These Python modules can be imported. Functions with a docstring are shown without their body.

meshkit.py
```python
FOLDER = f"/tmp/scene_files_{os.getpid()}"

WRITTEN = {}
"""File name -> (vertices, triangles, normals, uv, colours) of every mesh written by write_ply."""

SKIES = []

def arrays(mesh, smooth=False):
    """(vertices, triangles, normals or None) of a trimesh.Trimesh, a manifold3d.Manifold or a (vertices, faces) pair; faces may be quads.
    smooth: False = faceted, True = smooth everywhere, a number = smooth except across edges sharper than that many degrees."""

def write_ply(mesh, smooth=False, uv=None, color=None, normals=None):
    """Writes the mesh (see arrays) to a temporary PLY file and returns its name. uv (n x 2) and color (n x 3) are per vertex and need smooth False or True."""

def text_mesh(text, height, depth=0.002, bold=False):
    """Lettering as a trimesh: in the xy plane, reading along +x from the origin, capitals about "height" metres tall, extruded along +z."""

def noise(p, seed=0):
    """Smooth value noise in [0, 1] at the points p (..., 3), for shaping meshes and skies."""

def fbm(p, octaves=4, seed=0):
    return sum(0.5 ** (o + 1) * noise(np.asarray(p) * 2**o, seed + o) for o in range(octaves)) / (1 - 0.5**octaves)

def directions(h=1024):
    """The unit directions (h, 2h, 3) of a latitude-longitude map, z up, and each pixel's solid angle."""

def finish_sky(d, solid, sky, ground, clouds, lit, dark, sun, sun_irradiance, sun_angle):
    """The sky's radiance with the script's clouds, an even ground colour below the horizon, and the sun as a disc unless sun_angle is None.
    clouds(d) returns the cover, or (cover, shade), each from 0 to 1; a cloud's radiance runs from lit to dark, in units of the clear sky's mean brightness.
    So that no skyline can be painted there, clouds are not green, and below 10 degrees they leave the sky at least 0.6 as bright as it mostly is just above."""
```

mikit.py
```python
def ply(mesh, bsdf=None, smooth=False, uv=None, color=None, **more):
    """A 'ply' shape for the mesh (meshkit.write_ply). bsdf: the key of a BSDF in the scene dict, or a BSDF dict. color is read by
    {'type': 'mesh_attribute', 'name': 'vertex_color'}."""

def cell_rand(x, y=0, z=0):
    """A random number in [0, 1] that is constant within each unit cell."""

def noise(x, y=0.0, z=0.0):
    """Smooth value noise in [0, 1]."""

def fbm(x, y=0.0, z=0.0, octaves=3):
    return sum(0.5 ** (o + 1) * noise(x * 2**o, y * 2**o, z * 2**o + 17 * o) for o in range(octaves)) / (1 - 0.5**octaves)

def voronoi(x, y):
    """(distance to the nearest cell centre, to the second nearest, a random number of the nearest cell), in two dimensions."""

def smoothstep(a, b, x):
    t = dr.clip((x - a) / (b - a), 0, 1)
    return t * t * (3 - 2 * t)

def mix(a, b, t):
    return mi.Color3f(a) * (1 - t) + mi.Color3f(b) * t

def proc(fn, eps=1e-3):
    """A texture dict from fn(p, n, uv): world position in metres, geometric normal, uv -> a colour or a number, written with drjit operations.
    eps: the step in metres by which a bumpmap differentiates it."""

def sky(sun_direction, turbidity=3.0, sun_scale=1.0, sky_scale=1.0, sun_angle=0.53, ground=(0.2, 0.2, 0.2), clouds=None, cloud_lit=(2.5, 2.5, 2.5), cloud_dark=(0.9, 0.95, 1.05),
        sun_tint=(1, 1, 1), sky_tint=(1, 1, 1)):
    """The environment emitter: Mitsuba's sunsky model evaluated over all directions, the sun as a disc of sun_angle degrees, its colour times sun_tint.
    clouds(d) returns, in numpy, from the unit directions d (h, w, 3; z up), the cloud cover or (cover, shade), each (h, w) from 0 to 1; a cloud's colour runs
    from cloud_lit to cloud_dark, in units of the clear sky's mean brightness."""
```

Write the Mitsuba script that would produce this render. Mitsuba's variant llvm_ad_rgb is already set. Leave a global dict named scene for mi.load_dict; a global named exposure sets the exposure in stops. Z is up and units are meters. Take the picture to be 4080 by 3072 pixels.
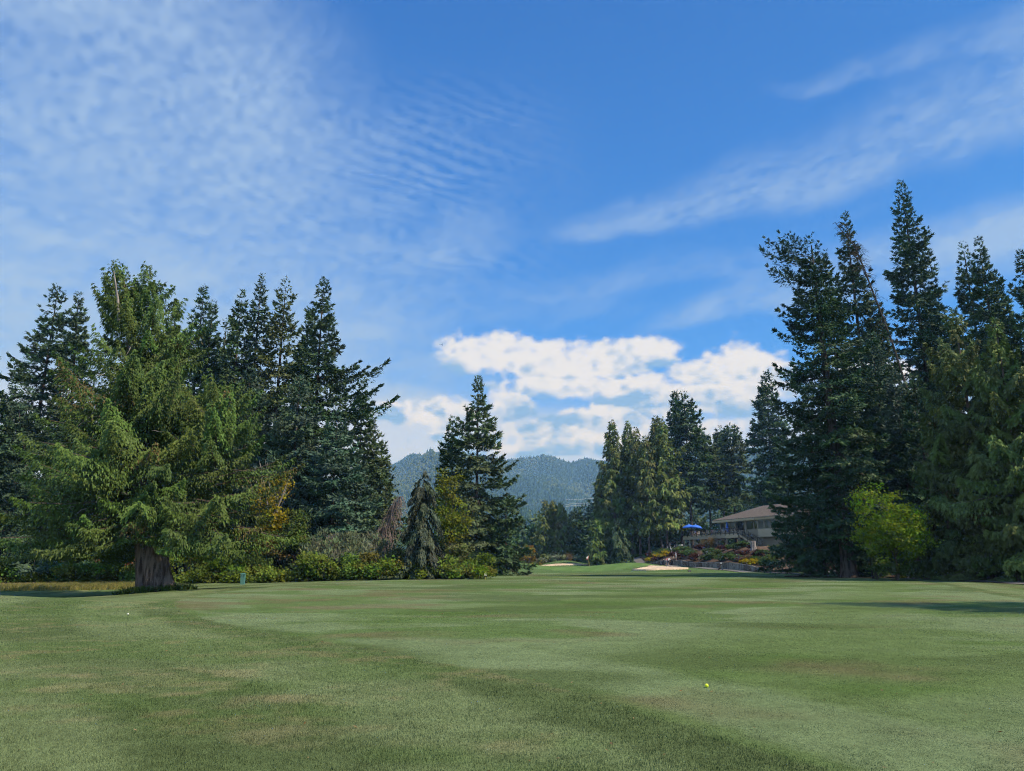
import math, random
import numpy as np, trimesh, manifold3d as m3, shapely
from shapely.geometry import Polygon, Point, LineString
from scipy.interpolate import RBFInterpolator
import drjit as dr
import mitsuba as mi
import mikit, meshkit
from mikit import noise, fbm, smoothstep, mix
TF = mi.ScalarTransform4f

# ------------------------------------------------------------------ camera, sky, exposure
exposure = 1.95
EYE = 1.6
PITCH = math.radians(13.4)
scene, labels = {'type': 'scene'}, {}
scene['camera'] = {'type': 'perspective', 'fov': 2 * math.degrees(math.atan(2040 / 2914)), 'fov_axis': 'x', 'near_clip': 0.1, 'far_clip': 12000.0,
                   'to_world': TF().look_at(origin=[0, 0, EYE], target=[0, math.cos(PITCH), EYE + math.sin(PITCH)], up=[0, 0, 1]),
                   'medium': {'type': 'ref', 'id': 'haze_air'}}
SUN_AZ, SUN_EL = 118.0, 50.0      # degrees clockwise from the view direction; above the horizon
SUN = [math.sin(math.radians(SUN_AZ)) * math.cos(math.radians(SUN_EL)), math.cos(math.radians(SUN_AZ)) * math.cos(math.radians(SUN_EL)), math.sin(math.radians(SUN_EL))]

sst = lambda a, b, x: (lambda t: t * t * (3 - 2 * t))(np.clip((x - a) / (b - a), 0, 1))

# cumulus heaps: azimuth, elevation, half width, half height, all in degrees
CUMULUS = [(-2.24, 15.84, 2.42, 1.44), (-0.04, 15.47, 1.81, 1.21), (2.31, 15.23, 3.02, 1.59), (4.63, 14.60, 3.02, 1.81), (7.73, 14.96, 2.27, 1.44), (11.12, 15.71, 2.12, 0.91), (4.30, 13.40, 3.93, 1.13),
           (17.39, 14.43, 1.81, 1.59), (19.20, 14.00, 1.96, 1.36), (15.47, 13.69, 1.96, 1.06), (16.23, 12.04, 3.93, 1.36), (9.48, 12.66, 2.57, 1.13), (-5.71, 10.96, 2.87, 1.13), (-0.20, 11.77, 1.51, 1.06),
           (7.29, 10.63, 3.02, 0.98), (3.02, 9.65, 3.32, 0.76), (1.94, 8.53, 2.27, 0.53), (12.13, 11.66, 2.27, 1.36), (-9.82, 11.60, 1.06, 0.38), (5.5, 8.9, 5.5, .8), (13.0, 9.4, 4.0, .9), (-4.0, 9.3, 3.0, .6), (0.0, 8.3, 4.0, .5),
           (27.0, 12.5, 3.0, 1.4), (33.0, 11.5, 3.4, 1.2), (45.0, 13.0, 3.5, 1.5), (58.0, 11.0, 4.0, 1.2), (-55.0, 11.0, 4.0, 1.1), (-80.0, 12.0, 4.5, 1.4), (100.0, 12.0, 4.5, 1.5), (140.0, 11.0, 5.0, 1.4), (-130.0, 12.0, 5.0, 1.4)]


def clouds(d):
    az, el = np.degrees(np.arctan2(d[..., 0], d[..., 1])), np.degrees(np.arcsin(np.clip(d[..., 2], -1, 1)))
    zz = np.maximum(d[..., 2], 0.06)
    u, v = d[..., 0] / zz, d[..., 1] / zz
    P = lambda a, b, c=0.0: np.stack([a, b, np.full_like(a, c)], -1)
    # heaps
    n1 = meshkit.fbm(P(az * .42, el * .75), 5, 3)
    n2 = 1 - np.abs(2 * meshkit.fbm(P(az * .9, el * 1.3, 4.0), 4, 9) - 1)
    n3 = meshkit.fbm(P(az * 2.6, el * 3.0, 2.0), 3, 19)
    field, base = np.full_like(az, -9.0), np.zeros_like(az)
    for a0, e0, ra, re in CUMULUS:
        y = (el - e0) / (re * 1.22)
        q = 1 - ((az - a0) / (ra * 1.38)) ** 2 - np.where(y < 0, y * y * 1.3, y * y)
        base = np.where(q > field, np.clip(.45 - y * .6, 0, 1), base)
        field = np.maximum(field, q)
    f = np.minimum(field, .9) + .12 + (n1 - .5) * 2.4 + (n2 - .72) * .8 + (n3 - .5) * .40
    heap = sst(-.22, .60, f) * .98
    grey = np.clip(.80 * base + (n1 - .50) * 2.6 + (.66 - n2) * 1.1 - .06 * (el - 13.0), 0, 1) * 1.1
    # thin sheets: a mottled, rippled veil on the left; long streaks on the right
    wob = meshkit.fbm(P(u * .9, v * .9), 4, 21)
    wx, wy = u + .6 * (wob - .5), v + .6 * (wob - .5)
    mott = .5 * meshkit.fbm(P(az * 1.0 + 7 * wob, el * 1.3 + 6 * wob), 2, 5) + .5 * meshkit.noise(P(az * 1.9 + 9 * wob, el * 2.3 + 8 * wob), 15)
    soft = meshkit.fbm(P(wx * 4, wy * 5.5, 6.0), 4, 6)
    big = meshkit.fbm(P(u * .8, v * 1.1, 2.0), 4, 31)
    rip = .5 + .5 * np.sin(2 * np.pi * (el * 1.05 + az * .34 + 6.5 * wob + 2.6 * soft))
    veil = sst(-4, -25, az + (el - 25) * .75 + (big - .5) * 24) * np.clip(.16 + .62 * soft + .15 * big + .62 * (mott - .45) + .30 * sst(23, 15, el), 0, .92) * sst(5, 12, el)
    rmask = sst(15, -4, np.abs(az + 7) + (big - .5) * 16) * sst(11, 2, np.abs(el - 28) + (wob - .5) * 8)
    ripple = rmask * (.14 + .28 * (rip - .35) * sst(.40, .60, soft) + .40 * (mott - .5))
    def streak(a0, a1, e0, e1, w0, w1, amp, seed):
        t = np.clip((az - a0) / (a1 - a0), 0, 1)
        mid = e0 + (e1 - e0) * t + (meshkit.fbm(P(az * .16, el * .05, seed), 4, seed) - .5) * 2.6
        w = w0 + (w1 - w0) * t
        y = (el - mid) / w
        tex = .5 * meshkit.fbm(P(az * .4 + el * .2, el * 1.0 - az * .14, seed + .3), 5, seed + 7) + .5 * meshkit.fbm(P(az * 1.2, el * 3.2 - az * .45, seed + .6), 4, seed + 8)
        return amp * sst(a0 - 1.5, a0 + 5, az) * np.where(y < 0, sst(-1, -.2, y), sst(1.8, .0, y)) * sst(.14, .72, tex)
    st = streak(2.5, 40, 24.6, 28.5, .8, 3.6, .62, 41) + streak(21, 42, 33.2, 33.0, .5, 1.4, .34, 43) + streak(10, 30, 17.0, 19.6, .6, 2.4, .66, 47) + streak(29, 60, 20.5, 22.5, 1.2, 3.0, .62, 51) + streak(-3, 13, 20.0, 21.5, .7, 1.3, .30, 57)
    st += streak(-60, -20, 18.2, 20.2, 1.0, 2.2, .4, 61) * sst(-10, -22, az)
    wisps = sst(.54, .80, meshkit.fbm(P(u * 2.2 + v * .6, v * 1.4, 7.0), 5, 71)) * .26
    pale = sst(14.5, 8.5, el + (big - .5) * 4 + (soft - .5) * 1.5) * .74     # milky layer low over the hills
    thin = np.clip(1 - (1 - np.clip(veil, 0, 1)) * (1 - np.clip(ripple, 0, 1)) * (1 - np.clip(st, 0, .8)) * (1 - wisps) * (1 - np.clip(pale, 0, 1)), 0, 1)
    cover = 1 - (1 - heap) * (1 - thin)
    shade = np.where(cover > 1e-4, (heap * grey + (1 - heap) * thin * (.80 - .52 * sst(14, 9, el))) / np.maximum(cover, 1e-4), 0)
    return cover, shade


scene['sky'] = mikit.sky(SUN, turbidity=3.0, clouds=clouds, cloud_lit=(2.4, 2.4, 2.45), cloud_dark=(.72, 1.30, 2.20), sky_tint=(.30, .83, 1.38))

# ------------------------------------------------------------------ helpers
COUNT = {}
def key_for(name):
    n = COUNT.get(name, 0)
    COUNT[name] = n + 1
    return name + (f'_{n:03d}' if n else '')


PARTS = {}
def part(parent, name, mesh, bsdf, smooth=False, label=None, kind=None, **kw):
    """One part (or sub-part) of a thing: an entry of its own."""
    n = PARTS.get((parent, name), 0)
    PARTS[(parent, name)] = n + 1
    key = f'{parent}__{name}' + (f'_{n:03d}' if n else '')
    scene[key] = mesh if isinstance(mesh, dict) else mikit.ply(mesh, bsdf, smooth, **kw)
    if label or kind:
        labels[key] = {**({'label': label} if label else {}), **({'kind': kind} if kind else {})}
    return key


def thing(name, label, category, group=None, kind=None):
    k = key_for(name)
    labels[k] = {'label': label, 'category': category, **({'group': group} if group else {}), **({'kind': kind} if kind else {})}
    return k


def single(name, mesh, bsdf, label=None, category=None, kind=None, group=None, smooth=False, **kw):
    k = key_for(name)
    scene[k] = mikit.ply(mesh, bsdf, smooth, **kw)
    labels[k] = {a: b for a, b in (('label', label), ('category', category), ('kind', kind), ('group', group)) if b}
    return k


class MB:
    """Collects boxes, tubes and lathes into one mesh."""
    def __init__(self):
        self.v, self.f, self.n = [], [], 0
    def add(self, v, f):
        v = np.asarray(v, float); f = np.asarray(f, int)
        self.v.append(v); self.f.append(f + self.n); self.n += len(v)
        return self
    def mesh(self, m):
        return self.add(m.vertices, m.faces)
    def man(self, m):
        t = m.to_mesh(); return self.add(t.vert_properties[:, :3], t.tri_verts)
    def box(self, x0, x1, y0, y1, z0, z1):
        v = np.array([[x, y, z] for x in (x0, x1) for y in (y0, y1) for z in (z0, z1)])
        f = [[0, 1, 3], [0, 3, 2], [4, 6, 7], [4, 7, 5], [0, 4, 5], [0, 5, 1], [2, 3, 7], [2, 7, 6], [0, 2, 6], [0, 6, 4], [1, 5, 7], [1, 7, 3]]
        return self.add(v, f)
    def tube(self, pts, rad, sides=6, caps=True, flute=None):
        p = np.asarray(pts, float); r = np.broadcast_to(rad, (len(p),))
        t = np.gradient(p, axis=0); t /= np.linalg.norm(t, axis=1, keepdims=True) + 1e-12
        ref = np.where(np.abs(t[:, 2:]) < .9, [0, 0, 1.0], [1.0, 0, 0])
        a = np.cross(t, ref); a /= np.linalg.norm(a, axis=1, keepdims=True) + 1e-12
        b = np.cross(t, a); th = np.arange(sides) * 2 * np.pi / sides
        rr = r[:, None] * (np.ones((1, sides)) if flute is None else flute(th, len(p)))
        v = p[:, None] + rr[..., None] * (np.cos(th)[None, :, None] * a[:, None] + np.sin(th)[None, :, None] * b[:, None])
        i, j = np.meshgrid(np.arange(len(p) - 1), np.arange(sides), indexing='ij')
        q = np.stack([i * sides + j, (i + 1) * sides + j, (i + 1) * sides + (j + 1) % sides, i * sides + (j + 1) % sides], -1).reshape(-1, 4)
        f = np.vstack([q[:, [0, 1, 2]], q[:, [0, 2, 3]]])
        v = v.reshape(-1, 3)
        if caps:
            k = len(v); v = np.vstack([v, p[0], p[-1]]); s = np.arange(sides); e = k - sides + s
            f = np.vstack([f, np.stack([(s + 1) % sides, s, np.full(sides, k)], 1)[:, ::-1], np.stack([e, k - sides + (s + 1) % sides, np.full(sides, k + 1)], 1)])
        return self.add(v, f)
    def get(self, M=None):
        v, f = np.vstack(self.v), np.vstack(self.f)
        if M is not None:
            v = v @ M[:3, :3].T + M[:3, 3]
        return v, f


def rotz(a):
    c, s = math.cos(a), math.sin(a)
    return np.array([[c, -s, 0], [s, c, 0], [0, 0, 1.0]])
def place(x, y, z, a=0.0, s=1.0):
    M = np.eye(4); M[:3, :3] = rotz(a) * s; M[:3, 3] = (x, y, z); return M
def xf(mesh, M):
    v, f = mesh; return v @ M[:3, :3].T + M[:3, 3], f


# ------------------------------------------------------------------ layout tables (world metres)
GROUND_POINTS = [[-28, -25, 0.0], [-28, -8, 0.0], [-28, 6, 0.0], [-28, 18, 0.0], [-14, -25, 0.0], [-14, -8, 0.0], [-14, 6, 0.0], [-14, 18, 0.0], [0, -25, 0.0], [0, -8, 0.0], [0, 6, 0.0], [0, 18, 0.0], [14, -25, 0.0], [14, -8, 0.0], [14, 6, 0.0], [14, 18, 0.0], [28, -25, 0.0], [28, -8, 0.0], [28, 6, 0.0], [28, 18, 0.0], [-12, 28, 0], [0, 28, 0], [10, 28, 0], [18, 30, 0], [0, 45, 0], [10, 45, 0], [-8, 40, 0], [-19.72, 42.0, -0.07], [-26.72, 44.0, -0.49], [-23.0, 42.0, -0.49], [-29.61, 44.0, -0.56], [-19.84, 31.0, 0.07], [-20.21, 30.0, 0.27], [-23.16, 30.0, 0.11], [-32.27, 56.0, -0.25], [-38.52, 57.0, -0.23], [-46.06, 57.0, -0.32], [-29.6, 58.0, -0.17], [-19.65, 57.0, -0.09], [-12.31, 58.0, 0.07], [-2.0, 62.0, 0.06], [-25.9, 75.0, -0.09], [-43.33, 75.0, -0.09], [-10.96, 75.0, -0.09], [7.99, 85.0, -0.04], [10.35, 110.0, -0.31], [12.8, 136.0, -0.55], [12.31, 154.0, -0.09], [13.59, 170.0, 0.12], [2.19, 110.0, -0.35], [-1.53, 92.0, -0.21], [2.0, 150.0, 0.44], [-1.84, 138.0, -0.27], [-4.94, 165.0, -0.79], [13.65, 178.0, 0.69], [22.12, 158.0, 0.69], [26.66, 160.0, 0.31], [27.72, 146.0, 0.24], [25.42, 134.0, -0.21], [34.5, 148.0, 0.03], [30.55, 170.0, 0.67], [34.6, 155.0, 0.4], [36.2, 143.0, 0.22], [38.72, 134.0, 0.0], [38.2, 120.0, -0.18], [36.75, 110.0, -0.28], [33.12, 126.0, -0.14], [32.68, 108.0, -0.21], [29.94, 85.0, -0.07], [30.37, 68.0, 0.05], [31.06, 60.0, 0.09], [31.2, 52.0, 0.09], [30.4, 45.0, 0.08], [29.63, 38.0, -0.05], [44.11, 80.0, -0.07], [60.03, 80.0, -0.2], [45.23, 100.0, -0.01], [29.26, 182.0, 2.44], [33.02, 176.0, 2.93], [21.85, 182.0, 0.73], [10.67, 200.0, 0.96], [-2.94, 220.0, 0.9], [-13.58, 120.0, 0.05], [45, 175, 4.1], [55, 165, 4.1], [60, 190, 4.1], [40, 200, 4.1], [75, 150, 4.1], [80, 190, 4.1], [-400, -300, 0.0], [-400, 350, 0.0], [-150, -300, 0.0], [-150, 350, 0.0], [150, -300, 0.0], [150, 350, 0.0], [400, -300, 0.0], [400, 350, 0.0], [-120, 320, 1.0], [0, 320, 1.0], [60, 320, 1.0], [-130, 0, -0.2], [150, 0, 0.5], [-130, 100, -0.2], [150, 100, 0.5], [-130, 200, -0.2], [150, 200, 0.5]]
WALL = [[30.55, 170.0, 0.67, 0.73], [32.15, 164.0, 0.65, 1.45], [34.66, 155.0, 0.4, 1.51], [35.61, 149.5, 0.25, 1.13], [36.08, 145.0, 0.2, 1.12], [37.62, 139.5, 0.1, 1.16], [38.72, 134.0, 0.0, 1.13], [38.67, 127.0, -0.1, 0.91], [38.2, 120.0, -0.22, 0.67], [36.75, 110.0, -0.28, 0.22]]
TREES = [
    dict(sp='fir', x=-43.81, y=58, top=22.35, lean=0.0, R=2.69, cb=0.05, label='dark fir at the left edge of view, only its branch tips showing', N=1),
    dict(sp='fir', x=-50.07, y=76, top=31.37, lean=0.0, R=5.35, cb=0.1, label='tall dark fir left of the big cedar, ragged outline against pale sky', N=1, tone='douglas', prof=0.85),
    dict(sp='fir', x=-43.03, y=72, top=28.55, lean=-2.18, R=1.85, cb=0.3, label='thin grey fir with pale trunk between the big cedar and the ragged fir', N=1, tone='spruce'),
    dict(sp='fir', x=-37.52, y=84, top=34.08, lean=0.0, R=3.23, cb=0.08, label='dark narrow fir just right of the slender cedar, taller of a close pair', N=1, tone='douglas'),
    dict(sp='fir', x=-35.77, y=83, top=31.77, lean=0.0, R=2.05, cb=0.08, label='shorter twin of the dark narrow fir right of the slender cedar', N=1, tone='douglas'),
    dict(sp='fir', x=-31.29, y=80, top=31.76, lean=0.0, R=2.61, cb=0.15, label='grey green fir with visible trunk, left of the dense spire fir', N=1),
    dict(sp='fir', x=-29.91, y=82, top=34.64, lean=0.0, R=2.95, cb=0.08, label='dense dark spire topped fir, tallest tip of the middle left group', N=1, tone='douglas', prof=0.8),
    dict(sp='fir', x=-25.98, y=79, top=32.91, lean=0.0, R=3.66, cb=0.08, label='light thin crowned fir between the dense spire and the broad fir', N=1, tone='light', dens=0.75),
    dict(sp='fir', x=-24.52, y=84, top=30.53, lean=0.0, R=2.45, cb=0.08, label='short fir tip tucked behind the broad fir of the left group', N=1, tone='douglas'),
    dict(sp='fir', x=-19.73, y=72, top=30.22, lean=0.0, R=4.32, cb=0.08, label='broad fir with long right hand branches at the right of the left group', N=1, long=[(0.62, 0.0, 7.2), (0.5, 0.05, 8.2), (0.56, 0.2, 6.5)], prof=0.8),
    dict(sp='fir', x=-18.01, y=86, top=22.59, lean=0.0, R=2.3, cb=0.05, label='medium fir stepping down right of the broad fir', N=1),
    dict(sp='fir', x=-17.05, y=95, top=17.49, lean=0.0, R=1.89, cb=0.03, label='small slim fir, lowest of the descending row beside the hill', N=1),
    dict(sp='fir', x=-37.77, y=61, top=14.72, lean=-4.4, R=3.87, cb=0.1, label='bluish bushy fir low at the left edge behind the cedar', N=1, tone='spruce'),
    dict(sp='fir', x=-35.62, y=87, top=31.07, lean=0.0, R=2.84, cb=0.08, label='mid height fir filling the gap right of the slender cedar', N=1, tone='spruce'),
    dict(sp='fir', x=-19.73, y=66, top=18.19, lean=0.0, R=3.74, cb=0.06, label='bluish bushy fir in front of the light thin crowned fir', N=1, tone='spruce'),
    dict(sp='fir', x=-15.56, y=64, top=14.45, lean=0.0, R=3.07, cb=0.06, label='bushy blue green fir below the broad fir, above the willows', N=1, tone='spruce'),
    dict(sp='fir', x=-25.82, y=70, top=19.96, lean=0.0, R=3.24, cb=0.1, label='bushy dark green fir above the yellow leaved tree', N=1, tone='spruce'),
    dict(sp='fir', x=-14.83, y=70, top=10.99, lean=0.0, R=2.28, cb=0.05, label='short bushy fir behind the dead drooping tree', N=1, tone='spruce'),
    dict(sp='fir', x=-15.7, y=82, top=16.32, lean=0.0, R=2.11, cb=0.05, label='yellowish drooping conifer between the medium and slim firs', N=1, tone='light'),
    dict(sp='fir', x=-41.11, y=86, top=23.53, lean=0.0, R=3.54, cb=0.08, label='dark fir seen through the gap right of the big cedar', N=1, tone='douglas'),
    dict(sp='fir', x=-18.55, y=68, top=11.43, lean=0.0, R=2.8, cb=0.02, label='low bushy conifer behind the grey willows', N=1, tone='spruce'),
    dict(sp='fir', x=-4.01, y=84, top=22.47, lean=0.0, R=4.32, cb=0.04, label='large open branched fir standing alone left of the hill gap', N=1, long=[(0.5, 0.1, 4.6), (0.42, -0.1, 4.6), (0.33, 0.1, 5.4)], prof=0.9),
    dict(sp='fir', x=-7.22, y=88, top=18.58, lean=0.0, R=2.42, cb=0.03, label='smaller spire beside the large open branched fir', N=1),
    dict(sp='fir', x=-0.7, y=82, top=8.12, lean=0.0, R=2.39, cb=0.0, label='low bushy conifer skirt at the right foot of the lone open fir', N=1),
    dict(sp='weeping', x=-7.33, y=61, top=8.84, lean=0.0, R=1.76, cb=0.02, label='narrow weeping spruce with hanging grey green boughs by the brambles', N=1, tone='weeping', dens=2.4),
    dict(sp='cedar', x=-26.14, y=54, top=21.13, lean=0.0, R=2.41, cb=0.12, label='slender cedar with sparse hanging sprays and pale trunk', N=1, dens=0.8),
    dict(sp='cedar', x=8.4, y=190, top=16.7, lean=0.0, R=2.74, cb=0.02, label='left top of the dense cypress clump beyond the green', N=1, tone='olive'),
    dict(sp='cedar', x=10.64, y=192, top=16.34, lean=0.0, R=3.16, cb=0.02, label='middle top of the dense cypress clump beyond the green', N=1, tone='olive'),
    dict(sp='cedar', x=12.46, y=189, top=15.86, lean=0.0, R=2.72, cb=0.02, label='right top of the dense cypress clump beyond the green', N=1, tone='olive'),
    dict(sp='cedar', x=15.36, y=196, top=11.6, lean=0.0, R=2.02, cb=0.02, label='small cedar between the cypress clump and the two distant firs', N=1, tone='olive'),
    dict(sp='fir', x=18.75, y=215, top=16.66, lean=0.0, R=3.25, cb=0.03, label='distant fir right of the cypress clump, left of two', N=1),
    dict(sp='fir', x=21.64, y=222, top=17.68, lean=0.0, R=4.19, cb=0.03, label='distant fir right of the cypress clump, right of two', N=1),
    dict(sp='fir', x=3.57, y=235, top=12.57, lean=0.0, R=1.94, cb=0.02, label='small far fir left of the cypress clump, left of two', N=1),
    dict(sp='fir', x=6.26, y=232, top=11.51, lean=0.0, R=2.07, cb=0.02, label='small far fir left of the cypress clump, right of two', N=1),
    dict(sp='fir', x=1.2, y=236, top=13.25, lean=0.0, R=1.94, cb=0.02, label='small far fir close to the lone open fir', N=1),
    dict(sp='cedar', x=19.48, y=172, top=10.66, lean=0.0, R=2.36, cb=0.01, label='small bright green pyramid cedar behind the flag', N=1, tone='bright'),
    dict(sp='weeping', x=24.53, y=172, top=10.66, lean=0.0, R=2.72, cb=0.02, label='weeping cypress with long drooping arms right of the pyramid cedar', N=1, tone='mid', dens=1.6),
    dict(sp='cedar', x=22.97, y=190, top=24.46, lean=0.0, R=2.48, cb=0.05, label='dark low cedar at the left end of the clubhouse cedar row', N=1, tone='olive'),
    dict(sp='cedar', x=25.2, y=182, top=35.76, lean=0.0, R=4.62, cb=0.12, label='leftmost tall cedar of the row beside the clubhouse', N=1, tone='olive'),
    dict(sp='cedar', x=29.99, y=187, top=36.5, lean=0.0, R=3.34, cb=0.15, label='second tall cedar of the clubhouse row, thin pointed top', N=1, tone='olive'),
    dict(sp='cedar', x=30.82, y=180, top=33.6, lean=0.0, R=3.71, cb=0.18, label='third tall cedar of the clubhouse row', N=1, tone='olive'),
    dict(sp='cedar', x=32.25, y=176, top=30.85, lean=0.0, R=3.14, cb=0.2, label='fourth and shortest tall cedar of the clubhouse row', N=1, tone='olive'),
    dict(sp='cedar', x=36.17, y=181, top=36.98, lean=0.0, R=4.1, cb=0.2, label='fifth tall cedar of the clubhouse row, left of twin tops', N=1, tone='olive'),
    dict(sp='cedar', x=36.71, y=177, top=35.64, lean=0.0, R=4.37, cb=0.2, label='sixth tall cedar of the clubhouse row, right of twin tops', N=1, tone='olive'),
    dict(sp='fir', x=43.8, y=192, top=45.67, lean=0.0, R=3.16, cb=0.3, label='left dark fir of a pair behind the deck umbrellas', N=1, tone='douglas'),
    dict(sp='fir', x=44.96, y=186, top=44.43, lean=-0.16, R=5.62, cb=0.36, label='tall dark fir with long bare trunk rising beside the deck umbrellas', N=1, tone='douglas'),
    dict(sp='fir', x=53.26, y=200, top=35.04, lean=0.62, R=3.77, cb=0.38, label='thin fir with bare double trunk behind the clubhouse deck', N=1),
    dict(sp='fir', x=60.4, y=212, top=39.66, lean=0.71, R=3.78, cb=0.5, label='left of two bare trunked firs above the clubhouse roof', N=1, dens=0.8),
    dict(sp='fir', x=61.6, y=205, top=39.28, lean=0.4, R=5.63, cb=0.42, label='right of two bare trunked firs above the clubhouse roof, broad open crown', N=1, dens=0.8),
    dict(sp='fir', x=65.11, y=185, top=49.58, lean=1.25, R=5.21, cb=0.27, label='slim drooping fir against the clouds at the left of the right hand stand', N=1, tone='douglas'),
    dict(sp='fir', x=80.14, y=290, top=20.75, lean=0.0, R=4.78, cb=0.02, label='far fir behind the clubhouse roof, first from the left', N=1),
    dict(sp='fir', x=85.23, y=290, top=23.19, lean=0.0, R=4.78, cb=0.02, label='far fir behind the clubhouse roof, second from the left', N=1),
    dict(sp='fir', x=90.97, y=290, top=27.59, lean=0.0, R=4.78, cb=0.02, label='far fir behind the clubhouse roof, third from the left', N=1),
    dict(sp='fir', x=96.02, y=290, top=29.07, lean=0.0, R=4.78, cb=0.02, label='far fir behind the clubhouse roof, fourth from the left', N=1),
    dict(sp='fir', x=99.67, y=290, top=25.14, lean=0.0, R=4.78, cb=0.02, label='far fir behind the clubhouse roof, fifth from the left', N=1),
    dict(sp='fir', x=29.92, y=67, top=32.78, lean=-0.4, R=4.02, cb=0.12, label='tall fir with long bare left hand boughs and thick trunk by the path', N=1, tone='douglas', prof=0.62, long=[(0.93, 3.1, 4.6), (0.9, 3.0, 4.9), (0.955, 3.3, 3.4), (0.84, 3.15, 4.6), (0.72, 3.1, 4.0), (0.66, 3.0, 4.4), (0.55, 3.1, 4.8)], trunkr=0.62),
    dict(sp='fir', x=39.68, y=80, top=41.81, lean=0.0, R=3.43, cb=0.1, label='dark pointed fir second from the left in the right hand stand', N=1, tone='douglas', prof=0.8),
    dict(sp='fir', x=50.36, y=86, top=49.18, lean=0.0, R=3.84, cb=0.1, label='tallest fir of the right hand stand with stepped shelf branches', N=1, tone='douglas', prof=0.6),
    dict(sp='fir', x=55.79, y=84, top=39.82, lean=0.0, R=2.74, cb=0.08, label='left of twin fir tips behind the right hand cedars', N=1, prof=0.7),
    dict(sp='fir', x=55.01, y=80, top=38.45, lean=0.0, R=3.43, cb=0.08, label='right of twin fir tips behind the right hand cedars', N=1, prof=0.7),
    dict(sp='fir', x=56.77, y=76, top=35.07, lean=0.0, R=3.13, cb=0.08, label='fir tip at the right edge above the cedars', N=1, tone='douglas', prof=0.7),
    dict(sp='fir', x=37.46, y=73, top=24.54, lean=0.0, R=3.76, cb=0.08, label='bluish hemlock in the middle of the right hand stand', N=1, tone='spruce'),
    dict(sp='fir', x=53.3, y=88, top=35.97, lean=0.0, R=3.62, cb=0.08, label='shaded fir between the tallest fir and the twin tips', N=1, tone='douglas'),
    dict(sp='fir', x=37.68, y=70, top=19.45, lean=0.0, R=3.36, cb=0.2, label='bluish fir right of the thick trunk, above the yellow maple', N=1, tone='spruce'),
    dict(sp='fir', x=29.79, y=72, top=18.13, lean=0.0, R=4.69, cb=0.03, label='dense shaded fir filling the base of the right hand stand', N=1, tone='douglas'),
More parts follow.
